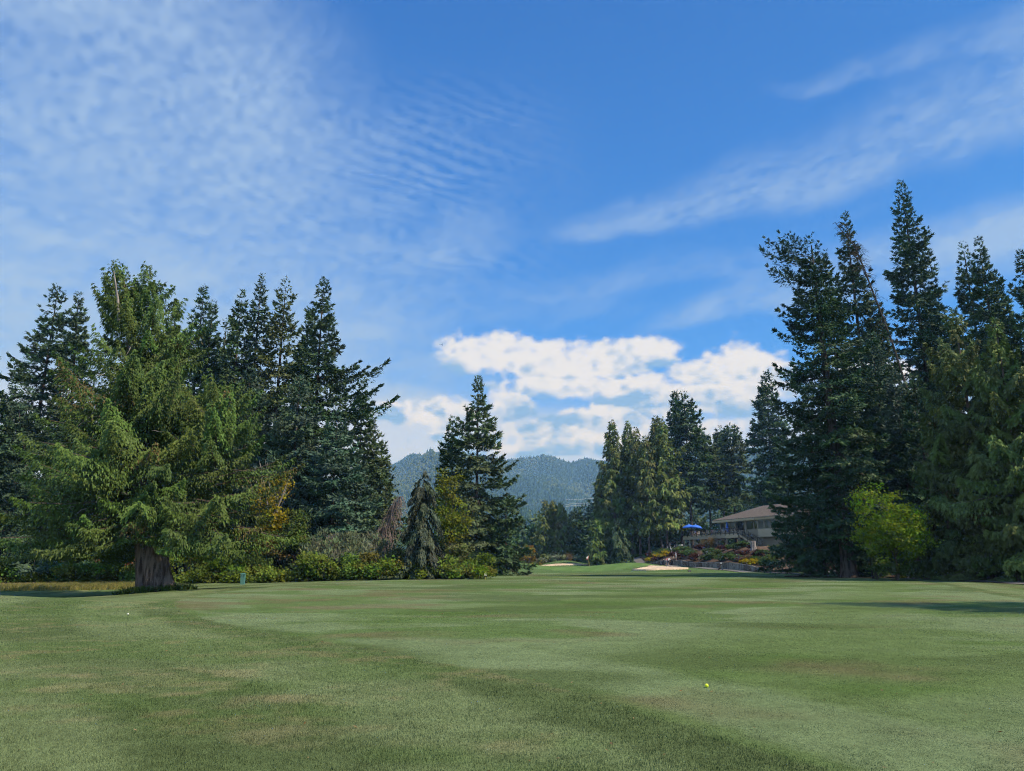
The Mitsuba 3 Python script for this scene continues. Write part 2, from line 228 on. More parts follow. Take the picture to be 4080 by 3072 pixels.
    dict(sp='fir', x=37.36, y=66, top=18.19, lean=0.0, R=2.49, cb=0.15, label='dark fir between the yellow maple and the right hand cedars', N=1, tone='douglas'),
    dict(sp='fir', x=44.02, y=84, top=33.43, lean=0.0, R=3.03, cb=0.08, label='fir tip half hidden behind the dead snag', N=1, tone='douglas', prof=0.8),
    dict(sp='fir', x=34.94, y=76, top=31.28, lean=0.0, R=2.87, cb=0.08, label='fir between the long boughed fir and the pointed fir', N=1, tone='douglas', prof=0.8),
    dict(sp='fir', x=59.75, y=85, top=36.12, lean=0.0, R=3.21, cb=0.08, label='fir tip between the twin tips and the right edge fir', N=1),
    dict(sp='cedar', x=36.28, y=57, top=21.54, lean=0.0, R=4.21, cb=0.03, label='left large cedar of the right foreground with drooping boughs', N=1, tone='deep'),
    dict(sp='cedar', x=37.42, y=54, top=19.75, lean=0.0, R=3.8, cb=0.03, label='middle large cedar of the right foreground', N=1, tone='deep'),
    dict(sp='cedar', x=39.22, y=52, top=19.87, lean=0.0, R=4.1, cb=0.03, label='right large cedar of the foreground, cut by the right edge', N=1, tone='deep'),
    dict(sp='cedar', x=34.59, y=59, top=15.14, lean=0.0, R=2.63, cb=0.03, label='short drooping cedar at the left of the right foreground cedars', N=1, tone='deep'),
    dict(sp='fir', x=36.5, y=15.5, top=34, lean=0, R=5.5, cb=0.12, label='tall fir beside the fairway casting shade over the right hand grass', N=0.3),
    dict(sp='fir', x=41, y=16.5, top=32, lean=0, R=6, cb=0.12, label='second fir beside the fairway casting shade over the right hand grass', N=0.3),
]
BED_SHRUBS = [[31.76, 170.81, 0.76, 'gold', 0], [32.95, 172.53, 0.83, 'lime2', 1], [34.06, 173.5, 0.73, 'garden', 2], [33.77, 168.59, 0.93, 'gold', 1], [32.52, 168.54, 0.81, 'burg', 0], [34.72, 169.1, 0.75, 'gold', 1], [35.28, 174.37, 0.6, 'lime2', 2], [31.73, 174.38, 0.66, 'burg', 1], [35.08, 158.73, 1.31, 'burg', 0], [36.1, 165.84, 0.98, 'garden', 2], [36.5, 158.94, 1.09, 'garden', 1], [36.83, 155.82, 0.96, 'garden', 1], [37.59, 163.18, 0.89, 'garden', 2], [38.05, 158.31, 0.78, 'garden', 2], [39.84, 159.12, 0.79, 'burg', 2], [36.78, 150.94, 1.04, 'burg', 0], [39.49, 152.62, 0.75, 'garden', 2], [37.44, 146.81, 1.01, 'garden', 0], [38.77, 145.53, 1.0, 'garden', 0], [40.4, 151.26, 0.67, 'garden', 2], [40.06, 145.82, 1.1, 'garden', 1], [38.81, 140.06, 0.96, 'garden', 0], [42.03, 148.98, 0.88, 'burg', 2], [39.99, 138.5, 0.95, 'garden', 0], [42.57, 144.59, 0.93, 'garden', 2], [39.88, 134.22, 1.01, 'garden', 0], [41.79, 137.27, 0.94, 'burg', 1], [40.0, 129.53, 0.89, 'mulchy', 0], [44.16, 143.48, 0.85, 'garden', 2], [39.3, 126.87, 0.57, 'gold', 0], [39.12, 122.83, 0.84, 'gold', 0], [40.17, 123.79, 0.93, 'garden', 0], [38.75, 116.66, 0.88, 'garden', 0], [40.74, 120.59, 1.08, 'garden', 1], [42.74, 130.65, 0.77, 'burg', 2], [43.7, 130.26, 0.77, 'garden', 2], [44.36, 138.58, 0.55, 'burg', 2], [39.72, 114.95, 0.95, 'garden', 0], [43.08, 123.48, 0.79, 'garden', 1], [37.7, 168.07, 0.54, 'lime2', 2], [41.21, 129.95, 0.62, 'garden', 1]]

# ------------------------------------------------------------------ terrain heights
_gp = np.array(GROUND_POINTS, float)
_gp = _gp[np.unique(np.round(_gp[:, :2], 1), axis=0, return_index=True)[1]]
_rbf = RBFInterpolator(_gp[:, :2], _gp[:, 2], kernel='thin_plate_spline', smoothing=2.0)
MOUNDS = [(.5, 147, .55, 5.5), (5.5, 158, .45, 4), (-3, 136, .3, 5), (12, 179.5, .8, 4.5), (26.5, 156, .55, 4.5), (22.5, 143.5, .35, 3)]
def terrain(x, y):
    x, y = np.broadcast_arrays(np.asarray(x, float), np.asarray(y, float))
    p = np.stack([x.ravel(), y.ravel()], 1)
    far = np.hypot(p[:, 0], p[:, 1] - 60)
    near = far < 420
    z = np.zeros(len(p))
    if near.any():
        z[near] = _rbf(p[near]) * (1 - sst(230, 400, far[near]))
        q = p[near]
        for mx, my, mh, mr in MOUNDS:
            z[near] += mh * np.exp(-((q[:, 0] - mx) ** 2 + (q[:, 1] - my) ** 2) / mr ** 2)
        z[near] += .16 * (meshkit.fbm(np.stack([q[:, 0] / 9, q[:, 1] / 9, q[:, 0] * 0], 1), 3, 4) - .5) * sst(3, 12, q[:, 1])
    return z.reshape(x.shape)

# clubhouse frame: s runs along its front towards the back left, w out of the front
CA = np.array([-.32, .947]); CA /= np.linalg.norm(CA)
CN = np.array([-CA[1], CA[0]]); CO = np.array([46.4, 150.0])
CM = np.eye(4); CM[:2, 0], CM[:2, 1], CM[:2, 3] = CA, CN, CO
def cw(s, w):
    return CO + s * CA + w * CN
PLAT = Polygon([cw(24, .9), cw(-4.5, .9), cw(-5.5, 2.2), cw(-16, 2.2), cw(-16, -40), cw(24, -40)])
WL = np.array(WALL)
WLINE = LineString(WL[:, :2])
_b = [tuple(w[:2]) for w in WL]
BANK = Polygon(_b + [(41, 103), (52, 104), (64, 118), (60, 172), (38, 208), (28.5, 196), (29.5, 182)])
def bank_height(x, y):
    x, y = np.asarray(x, float), np.asarray(y, float)
    pts = shapely.points(x.ravel(), y.ravel())
    pr = shapely.line_locate_point(WLINE, pts)
    cum = np.concatenate([[0], np.cumsum(np.hypot(*np.diff(WL[:, :2], axis=0).T))])
    zt = np.interp(pr, cum, WL[:, 3]) - .12
    d0, d1 = shapely.distance(WLINE, pts), shapely.distance(PLAT, pts)
    t = d0 / np.maximum(d0 + d1, 1e-6)
    zp = 4.1
    z = zt + (zp - zt) * sst(0, 1, t ** .85)
    z += .25 * (meshkit.fbm(np.stack([x.ravel() / 2, y.ravel() / 2, x.ravel() * 0], 1), 3, 8) - .5) * np.clip(np.minimum(d0, d1) / 2, 0, 1)
    return z.reshape(x.shape)
def ground_z(x, y):
    x, y = np.atleast_1d(np.asarray(x, float)), np.atleast_1d(np.asarray(y, float))
    z = terrain(x, y)
    on = shapely.contains_xy(BANK, x, y)
    if on.any():
        z[on] = bank_height(x[on], y[on])
    return z
gz = lambda x, y: float(ground_z(x, y)[0])

# ------------------------------------------------------------------ materials
def two(b): return {'type': 'twosided', 'bsdf': b}
def diff(c): return {'type': 'diffuse', 'reflectance': {'type': 'rgb', 'value': list(c)} if not isinstance(c, dict) else c}
def pri(c, rough=.5, **k): return {'type': 'principled', 'base_color': {'type': 'rgb', 'value': list(c)} if not isinstance(c, dict) else c, 'roughness': rough, **k}
VC = {'type': 'mesh_attribute', 'name': 'vertex_color'}
def mat(name, b):
    scene['mat_' + name] = b
mat('needles', two(pri(VC, .6, specular=.18)))
mat('leaves', {'type': 'principledthin', 'base_color': VC, 'roughness': .5, 'diff_trans': .55, 'eta': 1.4})
mat('far_trees', two(diff(VC)))

def round_poly(p, k=2):
    for _ in range(k):
        q = []
        for a, b in zip(p, p[1:] + p[:1]):
            a, b = np.array(a, float), np.array(b, float); q += [tuple(a * .75 + b * .25), tuple(a * .25 + b * .75)]
        p = q
    return p
FAIR_POLY = Polygon(round_poly([(30, 56), (29, 68), (29, 84), (30, 104), (25, 124), (12, 131), (-1, 120), (-5, 98), (-4.5, 76), (-9, 60), (-13.7, 52), (-14.6, 41.5), (-14.5, 36.9), (-13.6, 31), (-11.4, 25.7), (-8.7, 21.4),
                                (-6.1, 18), (-3.1, 14.7), (-1.4, 12.7), (0, 10.7), (1.1, 9.2), (1.9, 7.4), (2.5, 6.2), (4.5, 2), (10, -12), (17, -12), (18.5, 14), (20.5, 29)], 1))
GREEN_POLY = Polygon(round_poly([(4, 141), (14, 137), (24, 141), (30, 152), (26, 166), (15, 171), (5, 166), (1, 152)], 2))
_gx = np.array(GREEN_POLY.simplify(.4).exterior.coords)[:-1]
def sdf(x, y, pts):
    d = mi.Float(1e9); s = mi.Float(1)
    n = len(pts)
    for i in range(n):
        ax, ay = map(float, pts[i]); bx, by = map(float, pts[i - 1])
        ex, ey = bx - ax, by - ay
        wx, wy = x - ax, y - ay
        t = dr.clip((wx * ex + wy * ey) / (ex * ex + ey * ey), 0, 1)
        qx, qy = wx - ex * t, wy - ey * t
        d = dr.minimum(d, qx * qx + qy * qy)
        c1, c2, c3 = y >= ay, y < by, (ex * wy) > (ey * wx)
        s = dr.select((c1 & c2 & c3) | (~c1 & ~c2 & ~c3), -s, s)
    return s * dr.sqrt(d)
_fs = np.array(FAIR_POLY.simplify(.12).exterior.coords)[:-1]

def turf(p, n, uv):
    x, y = p.x, p.y
    a = fbm(x * .10 + 3, y * .14, 1.0, 3)
    b = fbm(x * .45, y * .6 + 9, 3.0, 3)
    c = fbm(x * 2.2, y * 2.6, 5.0, 3)
    g = fbm(x * 14, y * 14, 8.0, 2)
    k = noise(x * 55, y * 55, 2.0)
    d = sdf(x, y, _fs) + (c - .5) * .35
    f = smoothstep(.10, -.10, d)
    lush, plain, pale, dry, deep = mi.Color3f(.061, .110, .032), mi.Color3f(.081, .126, .048), mi.Color3f(.118, .166, .086), mi.Color3f(.142, .122, .074), mi.Color3f(.055, .085, .033)
    # short fairway grass: pale bent blades, thirsty brown patches, a lighter cleanup lap along the edge
    st = .5 + .5 * dr.sin((x * .86 - y * .5) * .62 + 2.2 * (a - .5) + 1.5 * (b - .5))
    fair = mix(plain, pale, smoothstep(.30, .68, .50 * a + .25 * b + .30 * st))
    fair = mix(fair, pale, .75 * smoothstep(-2.6, -2.0, d) * (1 - smoothstep(-.5, -.2, d)))
    fair = mix(fair, deep, .70 * smoothstep(.52, .66, fbm(x * .16 + 40, y * .32, 2.0, 3)))
    fair = mix(fair, lush, .65 * smoothstep(.52, .64, fbm(x * .22 + 11, y * .4 + 7, 6.0, 3)))
    fair = mix(fair, dry * .78, .60 * smoothstep(.52, .70, .55 * fbm(x * .17 + 70, y * .36, 4.0, 3) + .45 * b))
    # longer rough: mower passes that follow the fairway edge
    ph = d + .8 * (a - .5) + .35 * (b - .5)
    pas = smoothstep(-.45, .45, -dr.cos(ph * (6.2832 / 3.9)))
    rough = mix(deep, mi.Color3f(.115, .158, .076), .30 + .68 * dr.lerp(pas, mi.Float(.55), smoothstep(.45, .65, fbm(x * .35 + 5, y * .35 + 2, 11.0, 2)) * .6))
    rough = mix(rough, lush, .40 * smoothstep(.5, .68, b))
    rough = mix(rough, dry, .40 * smoothstep(.56, .75, .5 * fbm(x * .3 + 20, y * .45 + 3, 7.0, 3) + .5 * c))
    rough = mix(rough, mi.Color3f(.19, .175, .105), .40 * smoothstep(.6, .75, fbm(x * .5 + 31, y * .7, 9.0, 3)) * smoothstep(.3, .7, c))
    far = smoothstep(70, 120, y)
    rough = mix(rough, mi.Color3f(.060, .115, .040), .7 * far)
    col = mix(rough, fair, f)
    return col * (.80 + .36 * c + .36 * (g - .5) + .36 * k)

def green_turf(p, n, uv):
    st = .5 + .5 * dr.sin((p.x * .9 - p.y * .25) * 1.75)
    g = fbm(p.x * 1.5, p.y * 1.5, 2.0, 3)
    return mix(mi.Color3f(.085, .165, .050), mi.Color3f(.115, .195, .070), .25 + .5 * smoothstep(.3, .7, st)) * (.85 + .3 * g)
def blade_col(p, n, uv):
    return turf(p, n, uv) * (.78 + .75 * uv.x)
mat('turf', diff(mikit.proc(turf)))
mat('green_turf', diff(mikit.proc(green_turf)))
mat('blades', two(diff(mikit.proc(blade_col))))

def mulch_c(p, n, uv):
    g = fbm(p.x * 6, p.y * 6, p.z * 6, 3); b = fbm(p.x * .5, p.y * .5, 1.0, 3)
    return mix(mi.Color3f(.060, .044, .034), mi.Color3f(.160, .118, .086), smoothstep(.35, .7, .6 * g + .4 * b))
mat('mulch', diff(mikit.proc(mulch_c)))
def sand_c(p, n, uv):
    g = fbm(p.x * 3, p.y * 3, 1.0, 3)
    return mi.Color3f(.54, .45, .33) * (.8 + .4 * g)
mat('sand', diff(mikit.proc(sand_c)))
def asphalt_c(p, n, uv):
    g = fbm(p.x * .8, p.y * .8, 1.0, 4); k = noise(p.x * 30, p.y * 30)
    return mi.Color3f(.15, .15, .155) * (.7 + .4 * g + .25 * k)
mat('asphalt', diff(mikit.proc(asphalt_c)))
def concrete_c(p, n, uv):
    s = fbm((p.x + p.y) * 3.0, p.z * .25, 2.0, 3); g = fbm(p.x * 2, p.y * 2, p.z * 2, 3)
    return mix(mi.Color3f(.27, .265, .245), mi.Color3f(.10, .10, .095), smoothstep(.42, .72, .7 * s + .3 * g))
mat('concrete', two(diff(mikit.proc(concrete_c))))
def bark_fn(c0, c1, k):
    def fn(p, n, uv):
        s = fbm(p.x * 9 * k, p.y * 9 * k, p.z * .9, 3); g = fbm(p.x * 2, p.y * 2, p.z * 1.5, 2)
        return mix(mi.Color3f(c0), mi.Color3f(c1), smoothstep(.3, .7, .7 * s + .3 * g))
    return fn
mat('bark', two(diff(mikit.proc(bark_fn((.038, .032, .028), (.135, .112, .096), 1.0)))))
mat('cedar_bark', two(diff(mikit.proc(bark_fn((.060, .042, .034), (.23, .18, .155), 1.3)))))
mat('pale_wood', two(diff(mikit.proc(bark_fn((.17, .16, .15), (.36, .34, .32), 1.5)))))
mat('grey_twigs', two(diff((.20, .165, .155))))
mat('dark_twigs', two(diff((.10, .085, .07))))

# ------------------------------------------------------------------ ground, fairway, green: one grid of cells, each cell in the piece it lies on
xs = np.unique(np.round(np.concatenate([np.arange(-40, 40.1, .5), np.arange(40, 112, 2), -np.arange(40, 112, 2), np.arange(112, 420, 22), -np.arange(112, 420, 22), np.linspace(420, 4000, 14), -np.linspace(420, 4000, 14)]), 3))
ys = np.unique(np.round(np.concatenate([-np.linspace(8, 300, 14), np.arange(-8, 4, 1.0), np.arange(4, 64, .5), np.arange(64, 205, 1.25), np.arange(205, 420, 16), np.linspace(420, 4000, 12)]), 3))
gx, gy = np.meshgrid(xs, ys)
gzz = terrain(gx, gy)
ncol = len(xs)
ii, jj = np.meshgrid(np.arange(len(ys) - 1), np.arange(ncol - 1), indexing='ij')
q0 = (ii * ncol + jj).ravel()
quads = np.stack([q0, q0 + 1, q0 + ncol + 1, q0 + ncol], 1)
gv = np.stack([gx.ravel(), gy.ravel(), gzz.ravel()], 1)
cen = gv[quads].mean(1)
in_f = shapely.contains_xy(FAIR_POLY, cen[:, 0], cen[:, 1])
in_g = shapely.contains_xy(GREEN_POLY, cen[:, 0], cen[:, 1])
in_b = shapely.contains_xy(BANK.buffer(-1.6), cen[:, 0], cen[:, 1])
def submesh(v, q):
    u, inv = np.unique(q, return_inverse=True)
    return v[u], inv.reshape(q.shape)
single('fairway', submesh(gv, quads[in_f & ~in_g]), 'mat_turf', 'mown fairway with pale stripes and dry patches', kind='structure', smooth=True)
single('putting_green', submesh(gv, quads[in_g]), 'mat_green_turf', 'striped putting green around the flag', kind='structure', smooth=True)
single('ground', submesh(gv, quads[~in_f & ~in_g & ~in_b]), 'mat_turf', 'rough mown grass around the fairway', kind='structure', smooth=True)

def sheet(poly, step, height, lift, skirt=.3):
    """A sheet over a polygon, following height(x, y), with its rim turned down."""
    x0, y0, x1, y1 = poly.bounds
    X, Y = np.meshgrid(np.arange(x0, x1 + step, step), np.arange(y0, y1 + step, step))
    inside = shapely.contains_xy(poly.buffer(-.2 * step), X.ravel(), Y.ravel())
    ring = np.array(poly.segmentize(step).exterior.coords)[:-1]
    pts = np.vstack([ring, np.stack([X.ravel(), Y.ravel()], 1)[inside]])
    from scipy.spatial import Delaunay
    t = Delaunay(pts).simplices
    t = t[shapely.contains_xy(poly, *pts[t].mean(1).T)]
    n = np.cross(pts[t[:, 1]] - pts[t[:, 0]], pts[t[:, 2]] - pts[t[:, 0]])
    t[n < 0] = t[n < 0][:, ::-1]
    z = height(pts[:, 0], pts[:, 1]) + lift
    v = np.column_stack([pts, z])
    k = len(ring); low = v[:k] - [0, 0, skirt]
    i = np.arange(k); j = (i + 1) % k
    return np.vstack([v, low]), np.vstack([t, np.stack([i, i + len(v), j], 1), np.stack([j, i + len(v), j + len(v)], 1)])

v, f = sheet(BANK, .8, bank_height, 0, .8)
single('garden_bank', (v, f), 'mat_mulch', 'bark mulched planting bank behind the retaining wall', kind='structure', smooth=True)

# cart path: along the wall foot, then down the right hand tree line
side = [(w[0], w[1]) for w in WL[:, :2]]
pathline = LineString([(30, 183), (29.2, 172)] + [(x - 1.9, y - .9) for x, y in side] + [(36.5, 103), (34.5, 90), (33.2, 78), (34, 68), (34.0, 60), (33.6, 52), (33.2, 46), (33.5, 38), (36, 24), (40, 6)])
single('cart_path', sheet(pathline.buffer(1.25, cap_style='flat').simplify(.05), 1.0, terrain, .03, .2), 'mat_asphalt', 'grey asphalt cart path along the wall and the right hand trees', kind='structure', smooth=True)

# bare needle litter under the right hand stand, spilling out round the thick trunk
_t = next(d for d in TREES if d['label'].startswith('tall fir with long bare'))
lit = Polygon(round_poly([(_t['x'] - 4.5, 70), (_t['x'] - 2.2, 66.4), (_t['x'] + .5, 64.9), (_t['x'] + 3.2, 65.6), (_t['x'] + 4.0, 67.5), (37.2, 62), (36.6, 52), (36.4, 44), (48, 42), (56, 60), (52, 84), (36, 90), (_t['x'] - 2, 78)], 1))
single('needle_litter', sheet(lit, 1.0, terrain, .018, .2), 'mat_mulch', 'brown needle litter on bare soil under the right hand trees', kind='structure', smooth=True)

# sand bunkers with a raised grass lip
def bunker(pts, label, dig):
    poly = Polygon(round_poly(pts, 2))
    single('sand_bunker', sheet(poly, .6, lambda x, y: terrain(x, y) - dig * sst(0, 1.5, shapely.distance(poly.exterior, shapely.points(x, y))) + .08 * meshkit.noise(np.stack([x, y, x * 0], 1)), .20, .4), 'mat_sand', label, kind='structure', smooth=True)
bunker([(21.2, 136), (24, 133), (27.5, 133), (30, 134.5), (32.3, 136.5), (31.8, 140), (29.8, 142), (29, 147), (27, 149), (26.2, 146), (26, 142), (23.5, 139)], 'pale sand bunker right of the green below the wall', .12)
bunker([(4, 173), (9, 172.4), (15, 172.8), (18, 173.4), (17, 174.2), (11, 174.4), (5, 174)], 'thin strip of pale sand bunker behind the green', .05)

# ------------------------------------------------------------------ hills and their forest
HAZ = np.array([-60, -40, -25, -14, -9.3, -6.8, -5.4, -3, -.5, 2.7, 4.5, 5.7, 6.8, 9, 13, 17, 18.7, 21, 26, 34, 50, 70])
HEL = np.array([4.5, 5.5, 5.8, 6.3, 6.95, 7.8, 8.1, 8.0, 7.55, 7.95, 7.35, 7.65, 7.4, 7.2, 7.8, 8.3, 8.55, 8.4, 7.5, 6.5, 5.0, 4.5])
def hill_z(x, y):
    ang = np.degrees(np.arctan2(x, 3150.0))
    top = 3150 * np.tan(np.radians(np.interp(ang, HAZ, HEL)))
    t = np.clip((y - 850) / 2300, 0, 1.25)
    prof = np.where(t < 1, t ** 1.2, 1 - 1.4 * (t - 1))
    n = meshkit.fbm(np.stack([(x - .35 * y) / 520, y / 1500, x * 0], -1), 3, 12)
    rav = 1 - np.abs(2 * meshkit.fbm(np.stack([(x + .25 * y) / 430, y / 1700, x * 0 + 3], -1), 2, 15) - 1)
    m = np.sin(np.pi * np.clip(t, 0, 1))
    return top * prof + m * (n - .5) * 210 + m * (rav - .75) * 190 - 6
hx, hy = np.meshgrid(np.linspace(-3800, 3800, 191), np.linspace(820, 3700, 97))
hz = hill_z(hx, hy)
hv = np.stack([hx.ravel(), hy.ravel(), hz.ravel()], 1)
a_, b_ = np.meshgrid(np.arange(96), np.arange(190), indexing='ij'); h0 = (a_ * 191 + b_).ravel()
mat('hillside', diff(mikit.proc(lambda p, n, uv: mix(mi.Color3f(.034, .060, .030), mi.Color3f(.060, .085, .034), fbm(p.x * .02, p.y * .02, 1.0, 3)))))
single('hills', (hv, np.stack([h0, h0 + 1, h0 + 192, h0 + 191], 1)), 'mat_hillside', 'forested hills behind the golf course', kind='structure', smooth=True)

def stamp(tv, tf, pos, sx, sz, rot, col):
    """Copies of one small mesh as a single mesh with a colour per copy."""
    c, s = np.cos(rot)[:, None], np.sin(rot)[:, None]
    x, y = tv[None, :, 0] * sx[:, None], tv[None, :, 1] * sx[:, None]
    v = np.stack([x * c - y * s + pos[:, 0:1], x * s + y * c + pos[:, 1:2], tv[None, :, 2] * sz[:, None] + pos[:, 2:3]], -1)
    f = tf[None] + (np.arange(len(pos)) * len(tv))[:, None, None]
    return v.reshape(-1, 3), f.reshape(-1, 3), np.repeat(col, len(tv), 0)
def cone_tree(sides=5):
    th = np.arange(sides) * 2 * np.pi / sides
    v, f = [], []
    for r, z0, z1 in ((1.0, .06, .70), (.58, .42, 1.0)):
        n = len(v); v += [[r * math.cos(t) * (1 + .25 * ((i % 2) - .5)), r * math.sin(t) * (1 + .25 * ((i % 2) - .5)), z0] for i, t in enumerate(th)] + [[0, 0, z1]]
        f += [[n + i, n + (i + 1) % sides, n + sides] for i in range(sides)]
    return np.array(v), np.array(f)
CT = cone_tree()
ico = trimesh.creation.icosphere(subdivisions=0)
RT = (ico.vertices * [1, 1, .5] + [0, 0, .55], ico.faces)
rg = np.random.default_rng(11)
n = 33000
azr = np.concatenate([rg.uniform(-11.5, 9.5, int(n * .72)), rg.uniform(9.5, 23, int(n * .28))])
yy = np.sqrt(rg.uniform(880 ** 2, 3230 ** 2, len(azr))) if True else None
xx = yy * np.tan(np.radians(azr))
zz = hill_z(xx, yy)
pos = np.stack([xx, yy, zz - 1], 1)
dec = meshkit.fbm(np.stack([xx / 260, yy / 420, xx * 0], 1), 3, 30) + .12 * rg.standard_normal(len(xx)) > .60
hc = rg.uniform(12, 23, len(xx))
w = rg.uniform(.88, 1.12, (len(xx), 1))
colc = np.array([.044, .088, .046]) * w
cold = np.array([.085, .118, .045]) * w
k = ~dec
single('hill_forest', (lambda r: r[:2])(stamp(*CT, pos[k], hc[k] * .26, hc[k], rg.uniform(0, 6, k.sum()), colc[k])), 'mat_far_trees', 'conifer forest covering the hills', 'forest', kind='stuff', color=stamp(*CT, pos[k], hc[k] * .26, hc[k], np.zeros(k.sum()), colc[k])[2])
single('hill_forest', (lambda r: r[:2])(stamp(*RT, pos[dec], hc[dec] * .32, hc[dec] * .75, rg.uniform(0, 6, dec.sum()), cold[dec])), 'mat_far_trees', 'paler leafy trees among the hill conifers', 'forest', kind='stuff', color=stamp(*RT, pos[dec], hc[dec] * .32, hc[dec] * .75, np.zeros(dec.sum()), cold[dec])[2])

# ------------------------------------------------------------------ trees
def unit(a): return a / (np.linalg.norm(a, axis=-1, keepdims=True) + 1e-9)
def blades_of(rng, base, dirv, length, width, face, loose=.55):
    """One narrow triangle per row: from base along dirv, its flat side roughly towards face."""
    s = unit(np.cross(dirv, face + rng.standard_normal(base.shape) * loose))
    h = s * (width * .5)[:, None]
    return np.stack([base - h, base + h, base + dirv * length[:, None]], 1)
TONES = {'mid': (.058, .104, .044), 'douglas': (.050, .098, .046), 'spruce': (.066, .112, .068), 'light': (.082, .116, .046), 'weeping': (.048, .066, .038),
         'cedar': (.082, .140, .031), 'olive': (.104, .140, .040), 'bright': (.085, .142, .032), 'deep': (.104, .160, .042)}

def conifer_stem(rng, x0, y0, z0, H, R, N, e, cb, lean, kind='fir', prof=.75, long=(), tone='mid', amp=.62, sparse=1.0):
    """Foliage triangles, their colours and the limb lines of one stem."""
    crown = H * (1 - cb)
    step = {'fir': .10, 'cedar': .10, 'weeping': .13}[kind] * (e / .35) ** .5
    nb = int(np.clip(crown / step / sparse, 30, 560))
    t = np.sort(rng.uniform(0, 1, nb) ** 1.08)
    if kind == 'fir':          # loose whorls
        wn = max(8, int(crown / .75)); t = np.clip(np.round(t * wn) / wn + rng.normal(0, .12 / wn, nb), 0, .995)
    z = cb * H + crown * t
    az = np.arange(nb) * 2.39996 + rng.normal(0, .45, nb) + rng.uniform(0, 6)
    pr = 1.08 * np.tanh(1.75 * (1 - t) ** (prof + .3)) * np.minimum(1, .74 + t / .2 * .26)
    lump = meshkit.fbm(np.stack([np.cos(az) * 1.1 + x0, np.sin(az) * 1.1 + y0, z / (R * .55 + .8)], 1), 2, int(rng.integers(99)))
    L = R * 1.15 * pr * (rng.uniform(.70, 1.10, nb) if kind != 'cedar' else rng.uniform(.52, 1.10, nb)) * (1 + amp * (lump - .5) * 1.5)
    L = np.where(rng.random(nb) < .05, L * 1.28, L) + .03 * R + .12
    drop = rng.random(nb) < .06
    L = np.where(drop, L * .35, L)
    if kind == 'fir':
        ph = np.radians(-20 + 46 * t ** 1.6) + rng.normal(0, .13, nb); droop = .34 * (1 - t) + .05; tip = .30; hang = .30; ang = .95; tw = .42
    elif kind == 'cedar':
        ph = np.radians(4 + 50 * t ** 1.2) + rng.normal(0, .12, nb); droop = .66 * (1 - .6 * t); tip = .34; hang = 1.5; ang = .85; tw = .30
    else:
        ph = np.radians(-38 + 40 * t) + rng.normal(0, .15, nb); droop = .75 + 0 * t; tip = .12; hang = 1.6; ang = .6; tw = .30
    for zf, a, ln in long:
        i = int(np.argmin(np.abs(z - zf * H)))
        for d_, (da, m) in enumerate(((0, 1), (.16, .7), (-.2, .62))):
            j = (i + d_) % nb
            z[j], az[j], L[j], ph[j] = zf * H + d_ * .3, a + da, ln * m, math.radians(14)
    hd = np.stack([np.cos(az), np.sin(az), np.zeros(nb)], 1)
    root = np.stack([x0 + lean * (z / H), np.full(nb, y0), z0 + z], 1)
    dr_, tp_ = (np.broadcast_to(q, (nb,)) for q in (droop, tip))
    def P(i, s):
        l = L[i] * s
        out = root[i] + hd[i] * (l * np.cos(ph[i]))[:, None]
        out[:, 2] += l * np.sin(ph[i]) - dr_[i] * L[i] * s * s + tp_[i] * L[i] * s ** 4
        return out
    wgt = L ** 1.25 + .10
    i = rng.choice(nb, N, p=wgt / wgt.sum())
    s = .10 + .90 * rng.random(N) ** .72
    ds = np.clip(1.25 * e / L[i], .03, .5)
    s = np.clip(np.round(s / ds) * ds + rng.normal(0, .10, N) * ds, .06, 1.0)
    side = np.where(rng.random(N) < .5, 1.0, -1.0)
    p = P(i, s); T = unit(P(i, np.minimum(s + .04, 1.04)) - P(i, s - .04))
    B = unit(np.cross(T, [0, 0, 1.0]))
    l2 = L[i] * tw * (1 - s) ** .75 * sst(.02, .35, s) + .55 * e
    tl = np.where(s > .93, .15, ang)
    td = unit(T * np.cos(tl)[:, None] + B * (side * np.sin(tl))[:, None] + rng.normal(0, .10 if kind == 'fir' else .26, (N, 3)))
    u = rng.random(N) ** .8
    q = p + td * (l2 * u)[:, None]
    q[:, 2] -= hang * .55 * l2 * u * u
    q += rng.normal(0, .10, (N, 3)) * e
    dirv = td + rng.normal(0, .42 if kind == 'fir' else .28, (N, 3))
    dirv[:, 2] -= hang * (.35 + .9 * u)
    if kind == 'fir':
        dirv[:, 2] += .12
    dirv = unit(dirv)
    ln = e * rng.uniform(.75, 1.3, N) * (.62 + .38 * sst(1.0, .85, t))[i]
    wd = ln * {'fir': .52, 'cedar': .46, 'weeping': .42}[kind]
    up_, out_ = {'fir': (.75, .75), 'cedar': (.45, .95), 'weeping': (.35, .95)}[kind]
    tri = blades_of(rng, q, dirv, ln, wd, hd[i] * out_ + [0, 0, up_])
    base = np.array(TONES[tone])
    if tone != 'cedar': base = base * rng.uniform(.86, 1.20) * (1 + rng.normal(0, .06, 3) * [1, .4, 1])
    bt = rng.uniform(.76, 1.25, nb)[i]
    et = rng.uniform(.82, 1.2, N)
    col = base[None] * (bt * et)[:, None] * (1 + rng.normal(0, .07, (nb, 3))[i])
    if kind == 'cedar':        # scattered browned sprays and seed clusters
        br = (rng.random(nb) < .025)[i] & (rng.random(N) < .5)
        col[br] = np.array([.120, .095, .035]) * et[br, None]
    big = np.argsort(-L)[:int(nb * .45)]
    limbs = [(P(np.full(4, j), np.array([.0, .3, .6, .88])), .011 * L[j] + .008) for j in big]
    return tri, col, limbs

def tri_mesh(tri):
    return tri.reshape(-1, 3), np.arange(len(tri) * 3).reshape(-1, 3)

